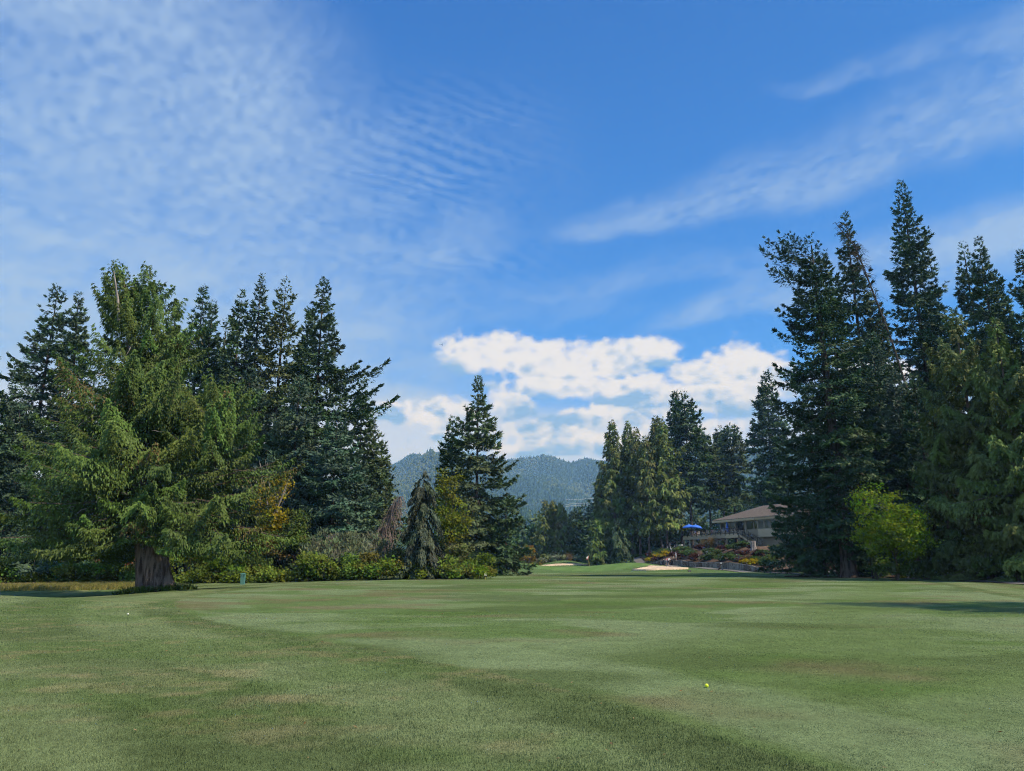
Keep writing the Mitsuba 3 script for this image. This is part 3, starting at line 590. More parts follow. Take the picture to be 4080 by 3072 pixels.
def trunk_mesh(mb, x0, y0, z0, H, lean, r0, sides=8, flare=1.5, flute=None, top=.97):
    hs = np.array([-.3, 0, .25, .7, 1.5, 3.5, H * .25, H * .5, H * .75, H * top]); hs = np.unique(np.minimum(hs, H * top))
    r = r0 * (1 - hs / H) ** .8 * (1 + (flare - 1) * np.exp(-np.maximum(hs, 0) / .8)) + .015
    mb.tube(np.stack([x0 + lean * np.maximum(hs, 0) / H, np.full(len(hs), y0), z0 + hs], 1), r, sides, flute=flute)

CATN = {'fir': ('fir_tree', 'fir'), 'cedar': ('cedar_tree', 'cedar'), 'weeping': ('weeping_conifer', 'conifer')}
for ti, d in enumerate(TREES):
    rng = np.random.default_rng(1000 + ti)
    sp, x, y = d['sp'], d['x'], d['y']
    z0 = gz(x, y); H = d['top'] - z0; R = d['R']
    e = float(np.clip(.0050 * y, .22, .85))
    tone = d.get('tone', 'cedar' if sp == 'cedar' else 'mid')
    N = int(np.clip(42 * H * R / e ** 2 * d.get('dens', 1.0) * d['N'] * (1.15 if sp != 'fir' else 1.0), 1500, 80000))
    tri, col, limbs = conifer_stem(rng, x, y, z0, H, R, N, e, d['cb'], d['lean'], sp, d.get('prof', {'fir': .70, 'cedar': .62, 'weeping': .5}[sp]), d.get('long', ()), tone, *((.95, 1.45) if tone == 'deep' else (.62, 1.0)))
    k = thing(CATN[sp][0], d['label'], CATN[sp][1])
    mb = MB()
    trunk_mesh(mb, x, y, z0, H, d['lean'], d.get('trunkr', .0075 * H + .05))
    part(k, 'trunk', mb.get(), 'mat_cedar_bark' if sp == 'cedar' else 'mat_bark', True)
    lb = MB()
    for pts, r in limbs[::1 if y < 100 else 3]:
        lb.tube(pts, np.array([1, .75, .5, .2]) * r, 3, caps=False)
    part(k, 'limbs', lb.get(), 'mat_dark_twigs')
    part(k, 'crown', tri_mesh(tri), 'mat_needles', color=np.repeat(col, 3, 0))

# the big old cedar on the left: fluted leaning trunk, two tops, skirts of hanging boughs, a dead silver spike
rng = np.random.default_rng(77)
cx, cy = -19.7, 42.0; cz = gz(cx, cy)
k = thing('cedar_tree', 'big spreading cedar with thick fluted trunk and twin tops at the left', 'cedar')
tris, cols, limbs = [], [], []
for (dx, dy, top, R, N, cb, ln, pr) in ((-.4, 0, 19.4, 5.0, 74000, .13, -4.2, .70), (.3, .5, 19.0, 2.9, 32000, .42, -3.2, .40), (-.9, -.7, 12.0, 5.6, 56000, .15, -1.0, .50), (2.3, .3, 11.4, 4.3, 40000, .13, .4, .40), (-3.9, .2, 7.4, 4.0, 28000, .18, -.5, .50)):
    a, b, c = conifer_stem(rng, cx + dx, cy + dy, cz, top, R, int(N * 1.25), .165, cb, ln, 'cedar', pr, (), 'cedar', .9)
    keep = a[:, :, 2].min(1) > cz + 1.15 + .9 * meshkit.noise(a[:, 0] * [.6, .6, 0]) + 1.0 * np.exp(-((a[:, 0, 0] - cx + .4) ** 2 / 5 + (a[:, 0, 1] - cy + 4) ** 2 / 18))
    tris.append(a[keep]); cols.append(b[keep]); limbs += [q for q in c if q[0][:, 2].min() > cz + 2.3]
mb = MB()
hs = np.array([-.4, 0, .3, .8, 1.5, 2.4, 3.6, 6, 9, 12, 15, 18.5])
rr = np.array([1.20, 1.08, .97, .88, .84, .80, .72, .60, .46, .32, .18, .04])
ph_ = rng.uniform(0, 6, 3)
mb.tube(np.stack([cx - .22 * np.maximum(hs, 0), np.full(12, cy), cz + hs], 1), rr, 40,
        flute=lambda th, n: 1 + np.linspace(.20, .02, n)[:, None] * (np.sin(5 * th + ph_[0]) + .6 * np.sin(9 * th + ph_[1]) + .45 * np.sin(17 * th + ph_[2]))[None] * .75)
part(k, 'trunk', mb.get(), 'mat_cedar_bark', True, label='thick fluted grey brown trunk leaning left')
lb = MB()
for pts, r in limbs:
    lb.tube(pts, np.array([1, .75, .5, .2]) * r, 3, caps=False)
part(k, 'limbs', lb.get(), 'mat_dark_twigs')
tris, cols = np.concatenate(tris), np.concatenate(cols)
part(k, 'crown', tri_mesh(tris), 'mat_needles', color=np.repeat(cols, 3, 0))
mb = MB().tube([(cx - 3.1, cy - 1.6, cz + 15.2), (cx - 3.35, cy - 1.6, cz + 16.6), (cx - 3.85, cy - 1.5, cz + 18.3)], [.09, .07, .03], 6)
part(k, 'dead_spike', mb.get(), 'mat_pale_wood', True, label='bare silver dead top')
for _ in range(26):      # bare pale twigs that show among the sprays
    a = rng.uniform(-2.6, -.5); h = rng.uniform(3.5, 14); r = 5.6 * (1 - h / 20) * rng.uniform(.75, 1.0)
    p = np.array([cx - .5 - .2 * h + r * math.cos(a), cy + r * math.sin(a), cz + h]); q = p + np.array([math.cos(a) * .7 + rng.normal(0, .4), math.sin(a) * .6, rng.normal(-.1, .3)])
    part(k, 'dead_twig', MB().tube([p, (p + q) / 2 + rng.normal(0, .10, 3), q], [.024, .018, .008], 4).get(), 'mat_pale_wood')

# dead snag leaning out of the right hand stand
def bare_tree(k, pts, r0, nb, lmax, rng, bsdf, droop=.2, t0=.2):
    p = np.array(pts, float); s = np.linspace(0, 1, len(p))
    mb = MB().tube(p, r0 * (1 - s) ** .8 + .03, 8)
    part(k, 'trunk', mb.get(), bsdf, True)
    tw = MB()
    for _ in range(nb):
        t = rng.uniform(t0, 1); c = np.array([np.interp(t, s, p[:, m]) for m in range(3)])
        a = rng.uniform(0, 6.28); L = lmax * (1 - .6 * t) * rng.uniform(.3, 1)
        h = np.array([math.cos(a), math.sin(a), 0])
        m = c + h * L * .5 + [0, 0, .12 * L]; e_ = c + h * L + [0, 0, -droop * L + rng.normal(0, .1)]
        tw.tube([c, m, e_], [.035, .025, .01], 3)
        for _2 in range(3):
            u = rng.uniform(.4, 1); b = c + (e_ - c) * u; w_ = b + rng.normal(0, .28, 3) * L * .6 + [0, 0, -droop * L * .6]
            tw.tube([b, w_], [.02, .006], 3, caps=False)
    part(k, 'branches', tw.get(), bsdf)
rng = np.random.default_rng(5)
k = thing('dead_tree', 'dead brown snag with a broken bent top in the right hand stand', 'dead tree')
bare_tree(k, [(46.5, 78, 0), (44.3, 78, 14), (42.3, 78, 25), (40.2, 78, 33.5), (39.4, 78, 36.6), (37.4, 78, 39.6)], .12, 130, 2.8, rng, 'mat_dark_twigs', .25, .4)
k = thing('dead_tree', 'dead grey leaning tree with drooping twigs above the willows', 'dead tree')
bare_tree(k, [(-12.0, 64.5, .2), (-11.4, 64.5, 2.6), (-10.6, 64.5, 5.0), (-9.8, 64.5, 7.0)], .16, 210, 2.0, rng, 'mat_grey_twigs', 1.0, .1)

# broadleaf trees, willows and shrubs
LT = {'lime': (.175, .215, .030), 'lime2': (.16, .22, .04), 'yellow': (.30, .26, .025), 'maple': (.160, .250, .024), 'rust': (.23, .16, .04), 'brown': (.17, .13, .045), 'mid': (.098, .150, .040),
      'red': (.21, .105, .06), 'sage': (.185, .225, .140), 'olive': (.155, .190, .068), 'bramble': (.130, .190, .034), 'burg': (.080, .038, .032), 'gold': (.38, .32, .025), 'garden': (.075, .125, .042), 'mulchy': (.15, .09, .065)}
def leaf_cloud(rng, c, rx, ry, rz, N, e, tone, ground=None, kind='shrub', clump=.22):
    M = max(10, int(N / 26))
    d = unit(rng.standard_normal((M, 3)))
    if ground is not None:
        d[:, 2] = np.abs(d[:, 2]) * 1.0 - .25
        d = unit(d)
    rad = rng.random(M) ** .42
    lump = .72 + .62 * meshkit.fbm(d * 1.7 + np.array(c) * .37, 3, 3)
    cc = d * (rad * lump)[:, None]
    if kind != 'willow':      # several uneven lobes
        nl = 7; lc = unit(rng.standard_normal((nl, 3))) * rng.uniform(.30, .68, (nl, 1)); lr = rng.uniform(.34, .58, nl)
        if ground is not None: lc[:, 2] = np.abs(lc[:, 2]) * .8 - .15
        w_ = rng.integers(0, nl, M); cc = lc[w_] + cc * lr[w_, None]
    cc = np.array(c) + cc * [rx, ry, rz]
    i = rng.integers(0, M, N)
    sp = clump * (rx + rz) * .5
    p = cc[i] + rng.normal(0, 1, (N, 3)) * [sp, sp, sp * .55] * .55
    if ground is not None:
        p = p[p[:, 2] > ground(p)]; i = i[:len(p)]; N = len(p)
    if kind == 'willow':
        dirv = unit(rng.normal(0, .45, (N, 3)) + [0, 0, .9]); wd = .22; ln = e * 1.9 * rng.uniform(.7, 1.3, N)
    else:
        dirv = unit(rng.standard_normal((N, 3)) + [0, 0, -.15]); wd = .75; ln = e * rng.uniform(.7, 1.35, N)
    s = unit(np.cross(dirv, unit(p - np.array(c)) * .6 + [0, 0, .6] + rng.standard_normal((N, 3)) * .6))
    h = s * (ln * wd * .5)[:, None]
    a = p; b = p + dirv * ln[:, None]; m = p + dirv * (ln * .45)[:, None]
    v = np.stack([a, m + h, b, m - h], 1).reshape(-1, 3)
    q = np.arange(N * 4).reshape(-1, 4)
    base = np.array(LT[tone])
    col = base * (rng.uniform(.75, 1.25, M)[i] * rng.uniform(.8, 1.2, N))[:, None] * (1 + rng.normal(0, .10, (M, 3))[i])
    return (v, np.vstack([q[:, [0, 1, 2]], q[:, [0, 2, 3]]])), np.repeat(col, 4, 0), cc
PLANTS = [
    dict(kind='tree', x=-5.74, y=69, z=6.39, rx=2.01, rz=4.14, tone='lime', label='yellow green leafy tree leaning on the lone open fir', name='broadleaf_tree', cat='tree'),
    dict(kind='tree', x=-19.78, y=61, z=6.04, rx=1.99, rz=2.72, tone='yellow', label='thin yellow leaved tree with bare upright twigs right of the big cedar', name='broadleaf_tree', cat='tree', bare=1),
    dict(kind='tree', x=29.1, y=57, z=4.7, rx=3.72, rz=3.91, tone='maple', label='bright yellow green vine maple under the dark right hand stand', name='maple_tree', cat='tree'),
    dict(kind='tree', x=3.43, y=158, z=2.38, rx=2.49, rz=2.82, tone='rust', label='small orange tinged tree at the left of the green', name='broadleaf_tree', cat='tree'),
    dict(kind='shrub', x=-19.61, y=61, z=2.4, rx=2.2, rz=1.99, tone='brown', label='brownish shrub below the yellow leaved tree', name='shrub', cat='shrub'),
    dict(kind='shrub', x=-17.57, y=61, z=3.0, rx=1.67, rz=3.45, tone='mid', label='tall dark green shrub left of the grey willows', name='shrub', cat='shrub'),
    dict(kind='shrub', x=-20.6, y=60, z=1.22, rx=1.85, rz=1.54, tone='mid', label='dark leafy shrub behind the green utility box', name='shrub', cat='shrub'),
    dict(kind='shrub', x=-26.51, y=62, z=1.81, rx=2.34, rz=2.13, tone='mid', label='dark shrub right of the big cedar trunk', name='shrub', cat='shrub'),
    dict(kind='shrub', x=-24.24, y=62, z=1.91, rx=2.02, rz=2.02, tone='mid', label='green shrub under the drooping right side of the big cedar', name='shrub', cat='shrub'),
    dict(kind='shrub', x=-31.76, y=61, z=1.51, rx=2.2, rz=1.26, tone='red', label='dry reddish brown shrub behind the big cedar trunk', name='shrub', cat='shrub'),
    dict(kind='willow', x=-14.84, y=60, z=1.9, rx=1.75, rz=1.96, tone='sage', label='grey green willow, leftmost of three beside the tall dark shrub', name='shrub', cat='shrub'),
    dict(kind='willow', x=-13.05, y=61, z=1.9, rx=1.78, rz=1.88, tone='sage', label='grey green willow, middle of three', name='shrub', cat='shrub'),
    dict(kind='willow', x=-11.89, y=63, z=1.81, rx=1.62, rz=1.84, tone='sage', label='grey green willow, right of three at the foot of the dead tree', name='shrub', cat='shrub'),
    dict(kind='shrub', x=-9.78, y=63, z=1.5, rx=1.73, rz=1.62, tone='olive', label='olive shrub between the dead tree and the weeping spruce', name='shrub', cat='shrub'),
    dict(kind='shrub', x=-4.52, y=66, z=1.93, rx=1.93, rz=1.93, tone='olive', label='olive willowy shrub right of the weeping spruce', name='shrub', cat='shrub'),
    dict(kind='shrub', x=-40.47, y=63, z=2.22, rx=2.81, rz=1.84, tone='mid', label='leafy shrub at the far left under the firs', name='shrub', cat='shrub'),
    dict(kind='shrub', x=-36.44, y=63, z=2.01, rx=2.38, rz=1.62, tone='mid', label='leafy shrub left of the reddish one', name='shrub', cat='shrub'),
    dict(kind='shrub', x=-15.33, y=57.5, z=1.23, rx=1.58, rz=1.38, tone='lime2', label='pale green shrub in front of the willows', name='shrub', cat='shrub'),
    dict(kind='shrub', x=29.17, y=57.5, z=0.77, rx=1.48, rz=0.79, tone='mid', label='leafy shrub at the foot of the vine maple', name='shrub', cat='shrub'),
    dict(kind='shrub', x=29.0, y=60, z=0.87, rx=0.99, rz=0.95, tone='mid', label='light green bush by the path right of the thick fir trunk', name='shrub', cat='shrub'),
    dict(kind='shrub', x=29.15, y=61, z=1.9, rx=0.54, rz=0.59, tone='lime2', label='small pale sapling above the bush by the path', name='shrub', cat='shrub'),
    dict(kind='shrub', x=33.83, y=62.0, z=0.7, rx=1.7, rz=1.28, tone='mid', label='understory shrub below the right foreground cedars, first from the left', name='shrub', cat='shrub'),
    dict(kind='shrub', x=34.55, y=59.0, z=0.74, rx=1.62, rz=1.21, tone='mid', label='understory shrub below the right foreground cedars, second from the left', name='shrub', cat='shrub'),
    dict(kind='shrub', x=35.05, y=55.75, z=0.79, rx=1.53, rz=1.15, tone='mid', label='understory shrub below the right foreground cedars, third from the left', name='shrub', cat='shrub'),
    dict(kind='shrub', x=35.28, y=52.5, z=0.84, rx=1.44, rz=1.08, tone='mid', label='understory shrub below the right foreground cedars, fourth from the left', name='shrub', cat='shrub'),
    dict(kind='shrub', x=38.97, y=105, z=2.29, rx=3.24, rz=2.52, tone='mid', label='shrub at the right end of the retaining wall', name='shrub', cat='shrub'),
    dict(kind='shrub', x=36.52, y=92, z=1.31, rx=2.53, rz=1.58, tone='mid', label='shrub left of the thick fir trunk', name='shrub', cat='shrub'),
    dict(kind='shrub', x=11.24, y=182, z=1.91, rx=3.12, rz=1.75, tone='sage', label='grey green shrub behind the back bunker, left of the person', name='shrub', cat='shrub'),
    dict(kind='shrub', x=15.97, y=184, z=1.73, rx=2.84, rz=1.89, tone='sage', label='grey green shrub left of the pyramid cedar', name='shrub', cat='shrub'),
    dict(kind='shrub', x=7.21, y=180, z=1.32, rx=2.47, rz=1.24, tone='sage', label='low grey shrub right of the orange tinged tree', name='shrub', cat='shrub'),
    dict(kind='shrub', x=29.72, y=178, z=1.9, rx=2.44, rz=2.14, tone='mid', label='dark shrub at the foot of the cedar row', name='shrub', cat='shrub'),
    dict(kind='shrub', x=22.83, y=180, z=1.5, rx=2.22, rz=1.85, tone='mid', label='low shrub between the pyramid cedar and the weeping cypress', name='shrub', cat='shrub'),
    dict(kind='shrub', x=27.33, y=182, z=1.32, rx=2.25, rz=1.62, tone='mid', label='low shrub right of the weeping cypress', name='shrub', cat='shrub'),
    dict(kind='shrub', x=34.77, y=196, z=3.85, rx=4.04, rz=2.56, tone='mid', label='leafy undergrowth among the cedar trunks, left part', name='shrub', cat='shrub'),
    dict(kind='shrub', x=42.75, y=196, z=5.77, rx=3.36, rz=4.04, tone='mid', label='leafy undergrowth behind the parked carts', name='shrub', cat='shrub'),
    dict(kind='shrub', x=50.08, y=196, z=7.38, rx=3.36, rz=5.38, tone='mid', label='leafy young tree behind the deck, left of the roof', name='shrub', cat='shrub'),
    dict(kind='shrub', x=46.16, y=196, z=8.03, rx=2.69, rz=4.71, tone='mid', label='leafy young tree behind the umbrellas', name='shrub', cat='shrub'),
]

def build_plant(d, rng):
    y = d['y']; x = d['x']; e = float(np.clip(.0030 * y, .12, .42))
    rx, rz = d['rx'], d['rz']; g = gz(x, y)
    area = rx * rz
    N = int(np.clip(22 * area / e ** 2, 300, 16000)) 
    k = thing(d['name'], d['label'], d['cat'])
    tree_ = d['kind'] == 'tree'
    lo = d['z'] - rz
    mesh, col, cc = leaf_cloud(rng, (x, y, d['z']), rx, rx * .85, rz, N, e, d['tone'], None if tree_ else (lambda p: g + .02 + 0 * p[:, 0]), d['kind'], (.13 if d['tone'] == 'maple' else .17) if tree_ else .2)
    if d.get('bare'):      # the thinning leaves sit in the lower outer part
        pass
    wb = MB()
    r0 = .05 + .02 * rx if not tree_ else (.05 if d['tone'] == 'maple' else .10 + .015 * rz)
    foot = np.array([x, y, g - .1])
    sel = rng.choice(len(cc), min(len(cc), 14 if tree_ else 7), replace=False)
    fork = np.array([x, y, g + (max(lo - g, 0) + .25 * rz)])
    if tree_:
        wb.tube([foot, (foot + fork) / 2 + [.08, 0, 0], fork], [r0 * 1.3, r0, r0 * .8], 7)
    for j in sel:
        s0 = fork if tree_ else foot + [rng.normal(0, .1 * rx), rng.normal(0, .1 * rx), 0]
        m_ = (s0 + cc[j]) / 2 + [0, 0, .12 * rz]
        wb.tube([s0, m_, cc[j]], [r0 * .5, r0 * .32, .012], 4, caps=False)
    if d.get('bare'):
        for _ in range(16):
            a = rng.uniform(-1.2, 1.2); s0 = fork + [rng.normal(0, .5), rng.normal(0, .4), rng.uniform(0, 1.5)]
            e1 = s0 + np.array([math.sin(a) * 1.6, rng.normal(0, .5), rng.uniform(2.2, 4.6)])
            wb.tube([s0, (s0 + e1) / 2 + rng.normal(0, .12, 3), e1], [.06, .04, .015], 4)
    part(k, 'trunk' if tree_ else 'stems', wb.get(), 'mat_pale_wood' if d.get('bare') else 'mat_bark')
    part(k, 'crown' if tree_ else 'foliage', mesh, 'mat_leaves', color=col)
for i, d in enumerate(PLANTS):
    build_plant(d, np.random.default_rng(4000 + i))

# bramble thickets along the wood edge: nobody could count them
def thicket(line, label, seed, hmin, hmax, N):
    rng = np.random.default_rng(seed)
    L = LineString(line); M = int(L.length * 5)
    t = rng.uniform(0, L.length, M)
    base = np.array([L.interpolate(q).coords[0] for q in t]) + rng.normal(0, .55, (M, 2)) + [0, .5]
    hh = (hmin + (hmax - hmin) * sst(.25, .75, meshkit.fbm(np.stack([base[:, 0] / 1.8, base[:, 1] / 1.8, base[:, 0] * 0], 1), 3, seed))) * rng.uniform(.55, 1.1, M)
    cc = np.column_stack([base, ground_z(base[:, 0], base[:, 1]) + hh * rng.random(M) ** .6])
    i = rng.integers(0, M, N)
    p = cc[i] + rng.normal(0, 1, (N, 3)) * [.36, .36, .20]
    g = ground_z(p[:, 0], p[:, 1]); ok = p[:, 2] > g + .01; p, i = p[ok], i[ok]; n_ = len(p)
    dirv = unit(rng.standard_normal((n_, 3)) + [0, -.3, -.1]); ln = .19 * rng.uniform(.7, 1.35, n_)
    h = unit(np.cross(dirv, rng.standard_normal((n_, 3)) * .6 + [0, -.35, .6])) * (ln * .42)[:, None]
    m = p + dirv * (ln * .45)[:, None]
    v = np.stack([p, m + h, p + dirv * ln[:, None], m - h], 1).reshape(-1, 3); q = np.arange(n_ * 4).reshape(-1, 4)
    col = np.array(LT['bramble']) * (rng.uniform(.7, 1.3, M)[i] * rng.uniform(.8, 1.2, n_))[:, None] * (1 + rng.normal(0, .14, (M, 3))[i])
    single('bramble_thicket', (v, np.vstack([q[:, [0, 1, 2]], q[:, [0, 2, 3]]])), 'mat_leaves', label, 'brambles', kind='stuff', color=np.repeat(col, 4, 0))
thicket([(-52, 58), (-44, 58.5), (-36, 58), (-28, 58), (-21.5, 58)], 'leafy green brambles along the wood edge behind the big cedar', 31, .7, 2.2, 26000)
thicket([(-21.5, 58), (-16, 57), (-12, 58), (-8, 59.5), (-5, 61), (-2.6, 63)], 'leafy green brambles along the wood edge right of the utility box', 32, .7, 1.9, 26000)
thicket([(-9, 62.5), (-5, 64), (-2.2, 66)], 'taller brambles around the weeping spruce', 33, 1.2, 2.8, 9000)
thicket([(-2, 100), (-6, 118), (-4, 140), (-1, 165), (6, 180)], 'weedy growth left of and behind the green', 34, .5, 1.6, 9000)
thicket([(31.5, 64), (36, 60), (39, 52), (41, 44), (46, 34)], 'undergrowth below the right foreground cedars', 36, .6, 1.8, 12000)

# far-off woods that read as one mass
def woodland(label, seed, n, x0, x1, y0, y1, h0, h1, tone):
    rng = np.random.default_rng(seed); T, C = [], []
    for _ in range(n):
        y = rng.uniform(y0, y1); x = rng.uniform(x0, x1); H = rng.uniform(h0, h1)
        a, b, _l = conifer_stem(rng, x, y, gz(x, y), H, H * rng.uniform(.15, .24), int(620 * H / 12), float(np.clip(.0068 * y, .55, 1.5)), .02, 0, 'fir', .7, (), tone)
        T.append(a); C.append(b)
    T, C = np.concatenate(T), np.concatenate(C)
    single('woodland', tri_mesh(T), 'mat_needles', label, 'woodland', kind='stuff', color=np.repeat(C, 3, 0))
woodland('wood behind the firs on the left', 51, 40, -105, -14, 92, 125, 8, 15, 'mid')
woodland('wood behind the right hand stand', 52, 26, 60, 120, 92, 130, 9, 16, 'mid')
woodland('far wood in the valley beyond the green', 53, 56, -50, 60, 260, 360, 7, 15, 'mid')
woodland('wood behind the clubhouse', 54, 22, 62, 130, 205, 270, 14, 24, 'mid')
woodland('wood behind the cypress clump and the cedar row', 55, 16, 2, 26, 205, 250, 9, 13, 'mid')
woodland('tall wood close behind the cedar row', 56, 10, 27, 42, 196, 225, 16, 23, 'mid')

# ------------------------------------------------------------------ blades of grass close to the camera (nobody could count them), tall dry grass
def grass(label, n, y0, y1, poly_in, hfun, wid, seed, lean=.5):
    rng = np.random.default_rng(seed)
    y = (y0 ** -.9 + rng.random(n) * (y1 ** -.9 - y0 ** -.9)) ** (-1 / .9)
    x = rng.uniform(-.78, .78, n) * y
    if poly_in is not None:
        ok = shapely.contains_xy(FAIR_POLY, x + rng.normal(0, .06, n), y + rng.normal(0, .06, n)) == poly_in
        x, y = x[ok], y[ok]; n = len(x)
    cl = meshkit.fbm(np.stack([x * 3.5, y * 3.5, x * 0], 1), 3, seed)
    h = hfun(x, y) * rng.uniform(.55, 1.2, n) * (.55 + .9 * cl)
    b = np.stack([x, y, terrain(x, y) - .004], 1)
    a = rng.uniform(0, 2 * np.pi, n)
    tip = b + np.stack([np.cos(a) * h * lean * rng.random(n), np.sin(a) * h * lean * rng.random(n), h], 1)
    r = rng.uniform(0, 2 * np.pi, n)
    w = wid * (y / y0) ** .8 * rng.uniform(.6, 1.3, n) * .5
    s = np.stack([np.cos(r) * w, np.sin(r) * w, 0 * w], 1)
    v = np.stack([b - s, b + s, tip], 1).reshape(-1, 3)
    uv = np.repeat(np.stack([rng.random(n), rng.random(n)], 1), 3, 0)
    single('grass', (v, np.arange(n * 3).reshape(-1, 3)), 'mat_blades', label, 'grass', kind='stuff', uv=uv)
grass('longer blades of rough grass in the foreground', 470000, 5.6, 28, False, lambda x, y: .021 + .0007 * y, .0050, 61)
grass('short clipped fairway blades in the foreground', 400000, 5.6, 24, True, lambda x, y: .011 + .0003 * y, .0050, 62)

rng = np.random.default_rng(66)      # fallen leaves and cut bits lying on the turf
yl = 6 + 30 * rng.random(260) ** 1.6; xl = rng.uniform(-.74, .74, 260) * yl; zl = terrain(xl, yl) + .022
al = rng.uniform(0, 6.28, 260); sl = rng.uniform(.012, .03, 260) * (yl / 10) ** .3
dl = np.stack([np.cos(al) * sl, np.sin(al) * sl, rng.uniform(-.2, .6, 260) * sl], 1); nl = np.stack([-np.sin(al) * sl * .4, np.cos(al) * sl * .4, rng.uniform(-.3, .3, 260) * sl], 1)
pl = np.stack([xl, yl, zl], 1); vl = np.stack([pl - dl, pl + nl, pl + dl, pl - nl], 1).reshape(-1, 3); ql = np.arange(1040).reshape(-1, 4)
cl_ = np.where(rng.random((260, 1)) < .6, [[.20, .13, .06]], [[.26, .20, .11]]) * rng.uniform(.6, 1.2, (260, 1))
single('fallen_leaves', (vl, np.vstack([ql[:, [0, 1, 2]], ql[:, [0, 2, 3]]])), 'mat_leaves', 'small dry leaves scattered on the turf', 'leaves', kind='stuff', color=np.repeat(cl_, 4, 0))

def tuft_stuff(name, label, cat, pts, h, wid, per, col, seed, spread=.25, lean=.45):
    rng = np.random.default_rng(seed)
    p = np.repeat(np.asarray(pts, float), per, 0); n = len(p)
    p = p + np.column_stack([rng.normal(0, spread, (n, 2)), np.zeros(n)])
    p[:, 2] = ground_z(p[:, 0], p[:, 1]) - .02
    H = h * rng.uniform(.45, 1.15, n)
    a = rng.uniform(0, 6.28, n); k = lean * rng.random(n) * H
    tip = p + np.stack([np.cos(a) * k, np.sin(a) * k, H], 1)
    r = rng.uniform(0, 6.28, n); s = np.stack([np.cos(r), np.sin(r), 0 * r], 1) * wid * .5
    v = np.stack([p - s, p + s, tip], 1).reshape(-1, 3)
    c = np.array(col[0]) + (np.array(col[1]) - np.array(col[0])) * rng.random((n, 1)); c = c * rng.uniform(.75, 1.25, (n, 1))
    return (v, np.arange(n * 3).reshape(-1, 3)), np.repeat(c, 3, 0)
rng = np.random.default_rng(8)
P_ = np.column_stack([-25 - 22 * rng.random(1500) ** 1.3, rng.uniform(50.6, 53.8, 1500), np.zeros(1500)])
m, c = tuft_stuff('dry_grass', '', '', P_, .42, .05, 14, ((.15, .19, .045), (.30, .27, .11)), 9)
single('tall_grass', m, 'mat_leaves', 'strip of tall yellowing grass left of the big cedar', 'grass', kind='stuff', color=c)
P_ = np.column_stack([-26 - 24 * rng.random(1100) ** 1.2, rng.uniform(54.4, 56.8, 1100), np.zeros(1100)])
m, c = tuft_stuff('dry_grass', '', '', P_, .22, .06, 14, ((.34, .27, .17), (.42, .34, .24)), 10)
single('dry_grass', m, 'mat_leaves', 'bleached dry mown grass strip in front of the left brambles', 'grass', kind='stuff', color=c)
a_ = rng.normal(-1.7, 1.3, 70)
P_ = np.column_stack([cx - .1 + np.cos(a_) * rng.uniform(.9, 1.9, 70) * (1 + .3 * np.sin(a_ * 3)), cy + np.sin(a_) * rng.uniform(.9, 1.4, 70), np.zeros(70)])
m, c = tuft_stuff('weeds', '', '', P_, .38, .10, 22, ((.07, .12, .03), (.12, .18, .045)), 12, .15, 1.1)
single('weeds', m, 'mat_leaves', 'green weeds round the foot of the big cedar trunk', 'weeds', kind='stuff', color=c)
def ornamental(x, y, h, label, col):
    m, c = tuft_stuff('', '', '', [(x, y, 0)] * 12, h, .07, 26, col, int(x * 7), .22, .7)
    single('ornamental_grass', m, 'mat_leaves', label, 'grass', color=c)

# ------------------------------------------------------------------ small helpers for built things
def cap(p0, r0, p1, r1, seg=8):
    s = lambda p, r: m3.Manifold.sphere(float(r), seg).translate([float(t) for t in p])
    return m3.Manifold.batch_hull([s(p0, r0), s(p1, r1)])
def simple_mat(name, c, rough=.6, **k):
    mat(name, two(pri(c, rough, **k)))
for nm, c, ro in (('tan_paint', (.30, .265, .19), .6), ('tan_light', (.42, .36, .25), .6), ('trim', (.27, .245, .185), .6), ('black_metal', (.018, .018, .02), .4), ('white_paint', (.75, .75, .73), .5),
                  ('skin', (.42, .25, .17), .6), ('white_cloth', (.78, .78, .80), .8), ('pink_cloth', (.62, .25, .25), .8), ('teal_cloth', (.06, .22, .25), .8), ('blue_cloth', (.05, .16, .48), .8), ('grey_cloth', (.32, .33, .36), .8), ('navy_cloth', (.025, .03, .06), .8), ('black_cloth', (.02, .02, .022), .8),
                  ('hair', (.06, .04, .03), .7), ('umb_blue', (.035, .15, .62), .6), ('umb_pale', (.30, .45, .80), .6), ('chair_tan', (.58, .50, .40), .6), ('tyre', (.02, .02, .02), .8), ('cart_body', (.045, .05, .065), .35), ('box_green', (.07, .20, .19), .5), ('box_dark', (.03, .09, .095), .5),
                  ('gold_pole', (.62, .42, .12), .5), ('flag_red', (.60, .05, .06), .7), ('heli_dark', (.03, .04, .07), .4), ('soil_plate', (.06, .05, .045), .6), ('ball_white', (.82, .82, .82), .35), ('pole_green', (.20, .30, .20), .6)):
    simple_mat(nm, c, ro)
simple_mat('ball_yellow', (.66, .80, .03), .35, specular=.5)
def roof_c(p, n, uv):
    g = fbm(p.x * 3, p.y * 3, p.z * 9, 3); k = noise(p.x * 7, p.y * 7, p.z * 22)
    return mi.Color3f(.138, .124, .112) * (.72 + .35 * g + .25 * k)
mat('shingles', two(diff(mikit.proc(roof_c))))
mat('pane_glass', {'type': 'thindielectric', 'int_ior': 1.5})
mat('wet_black', two(pri((.02, .02, .022), .25)))

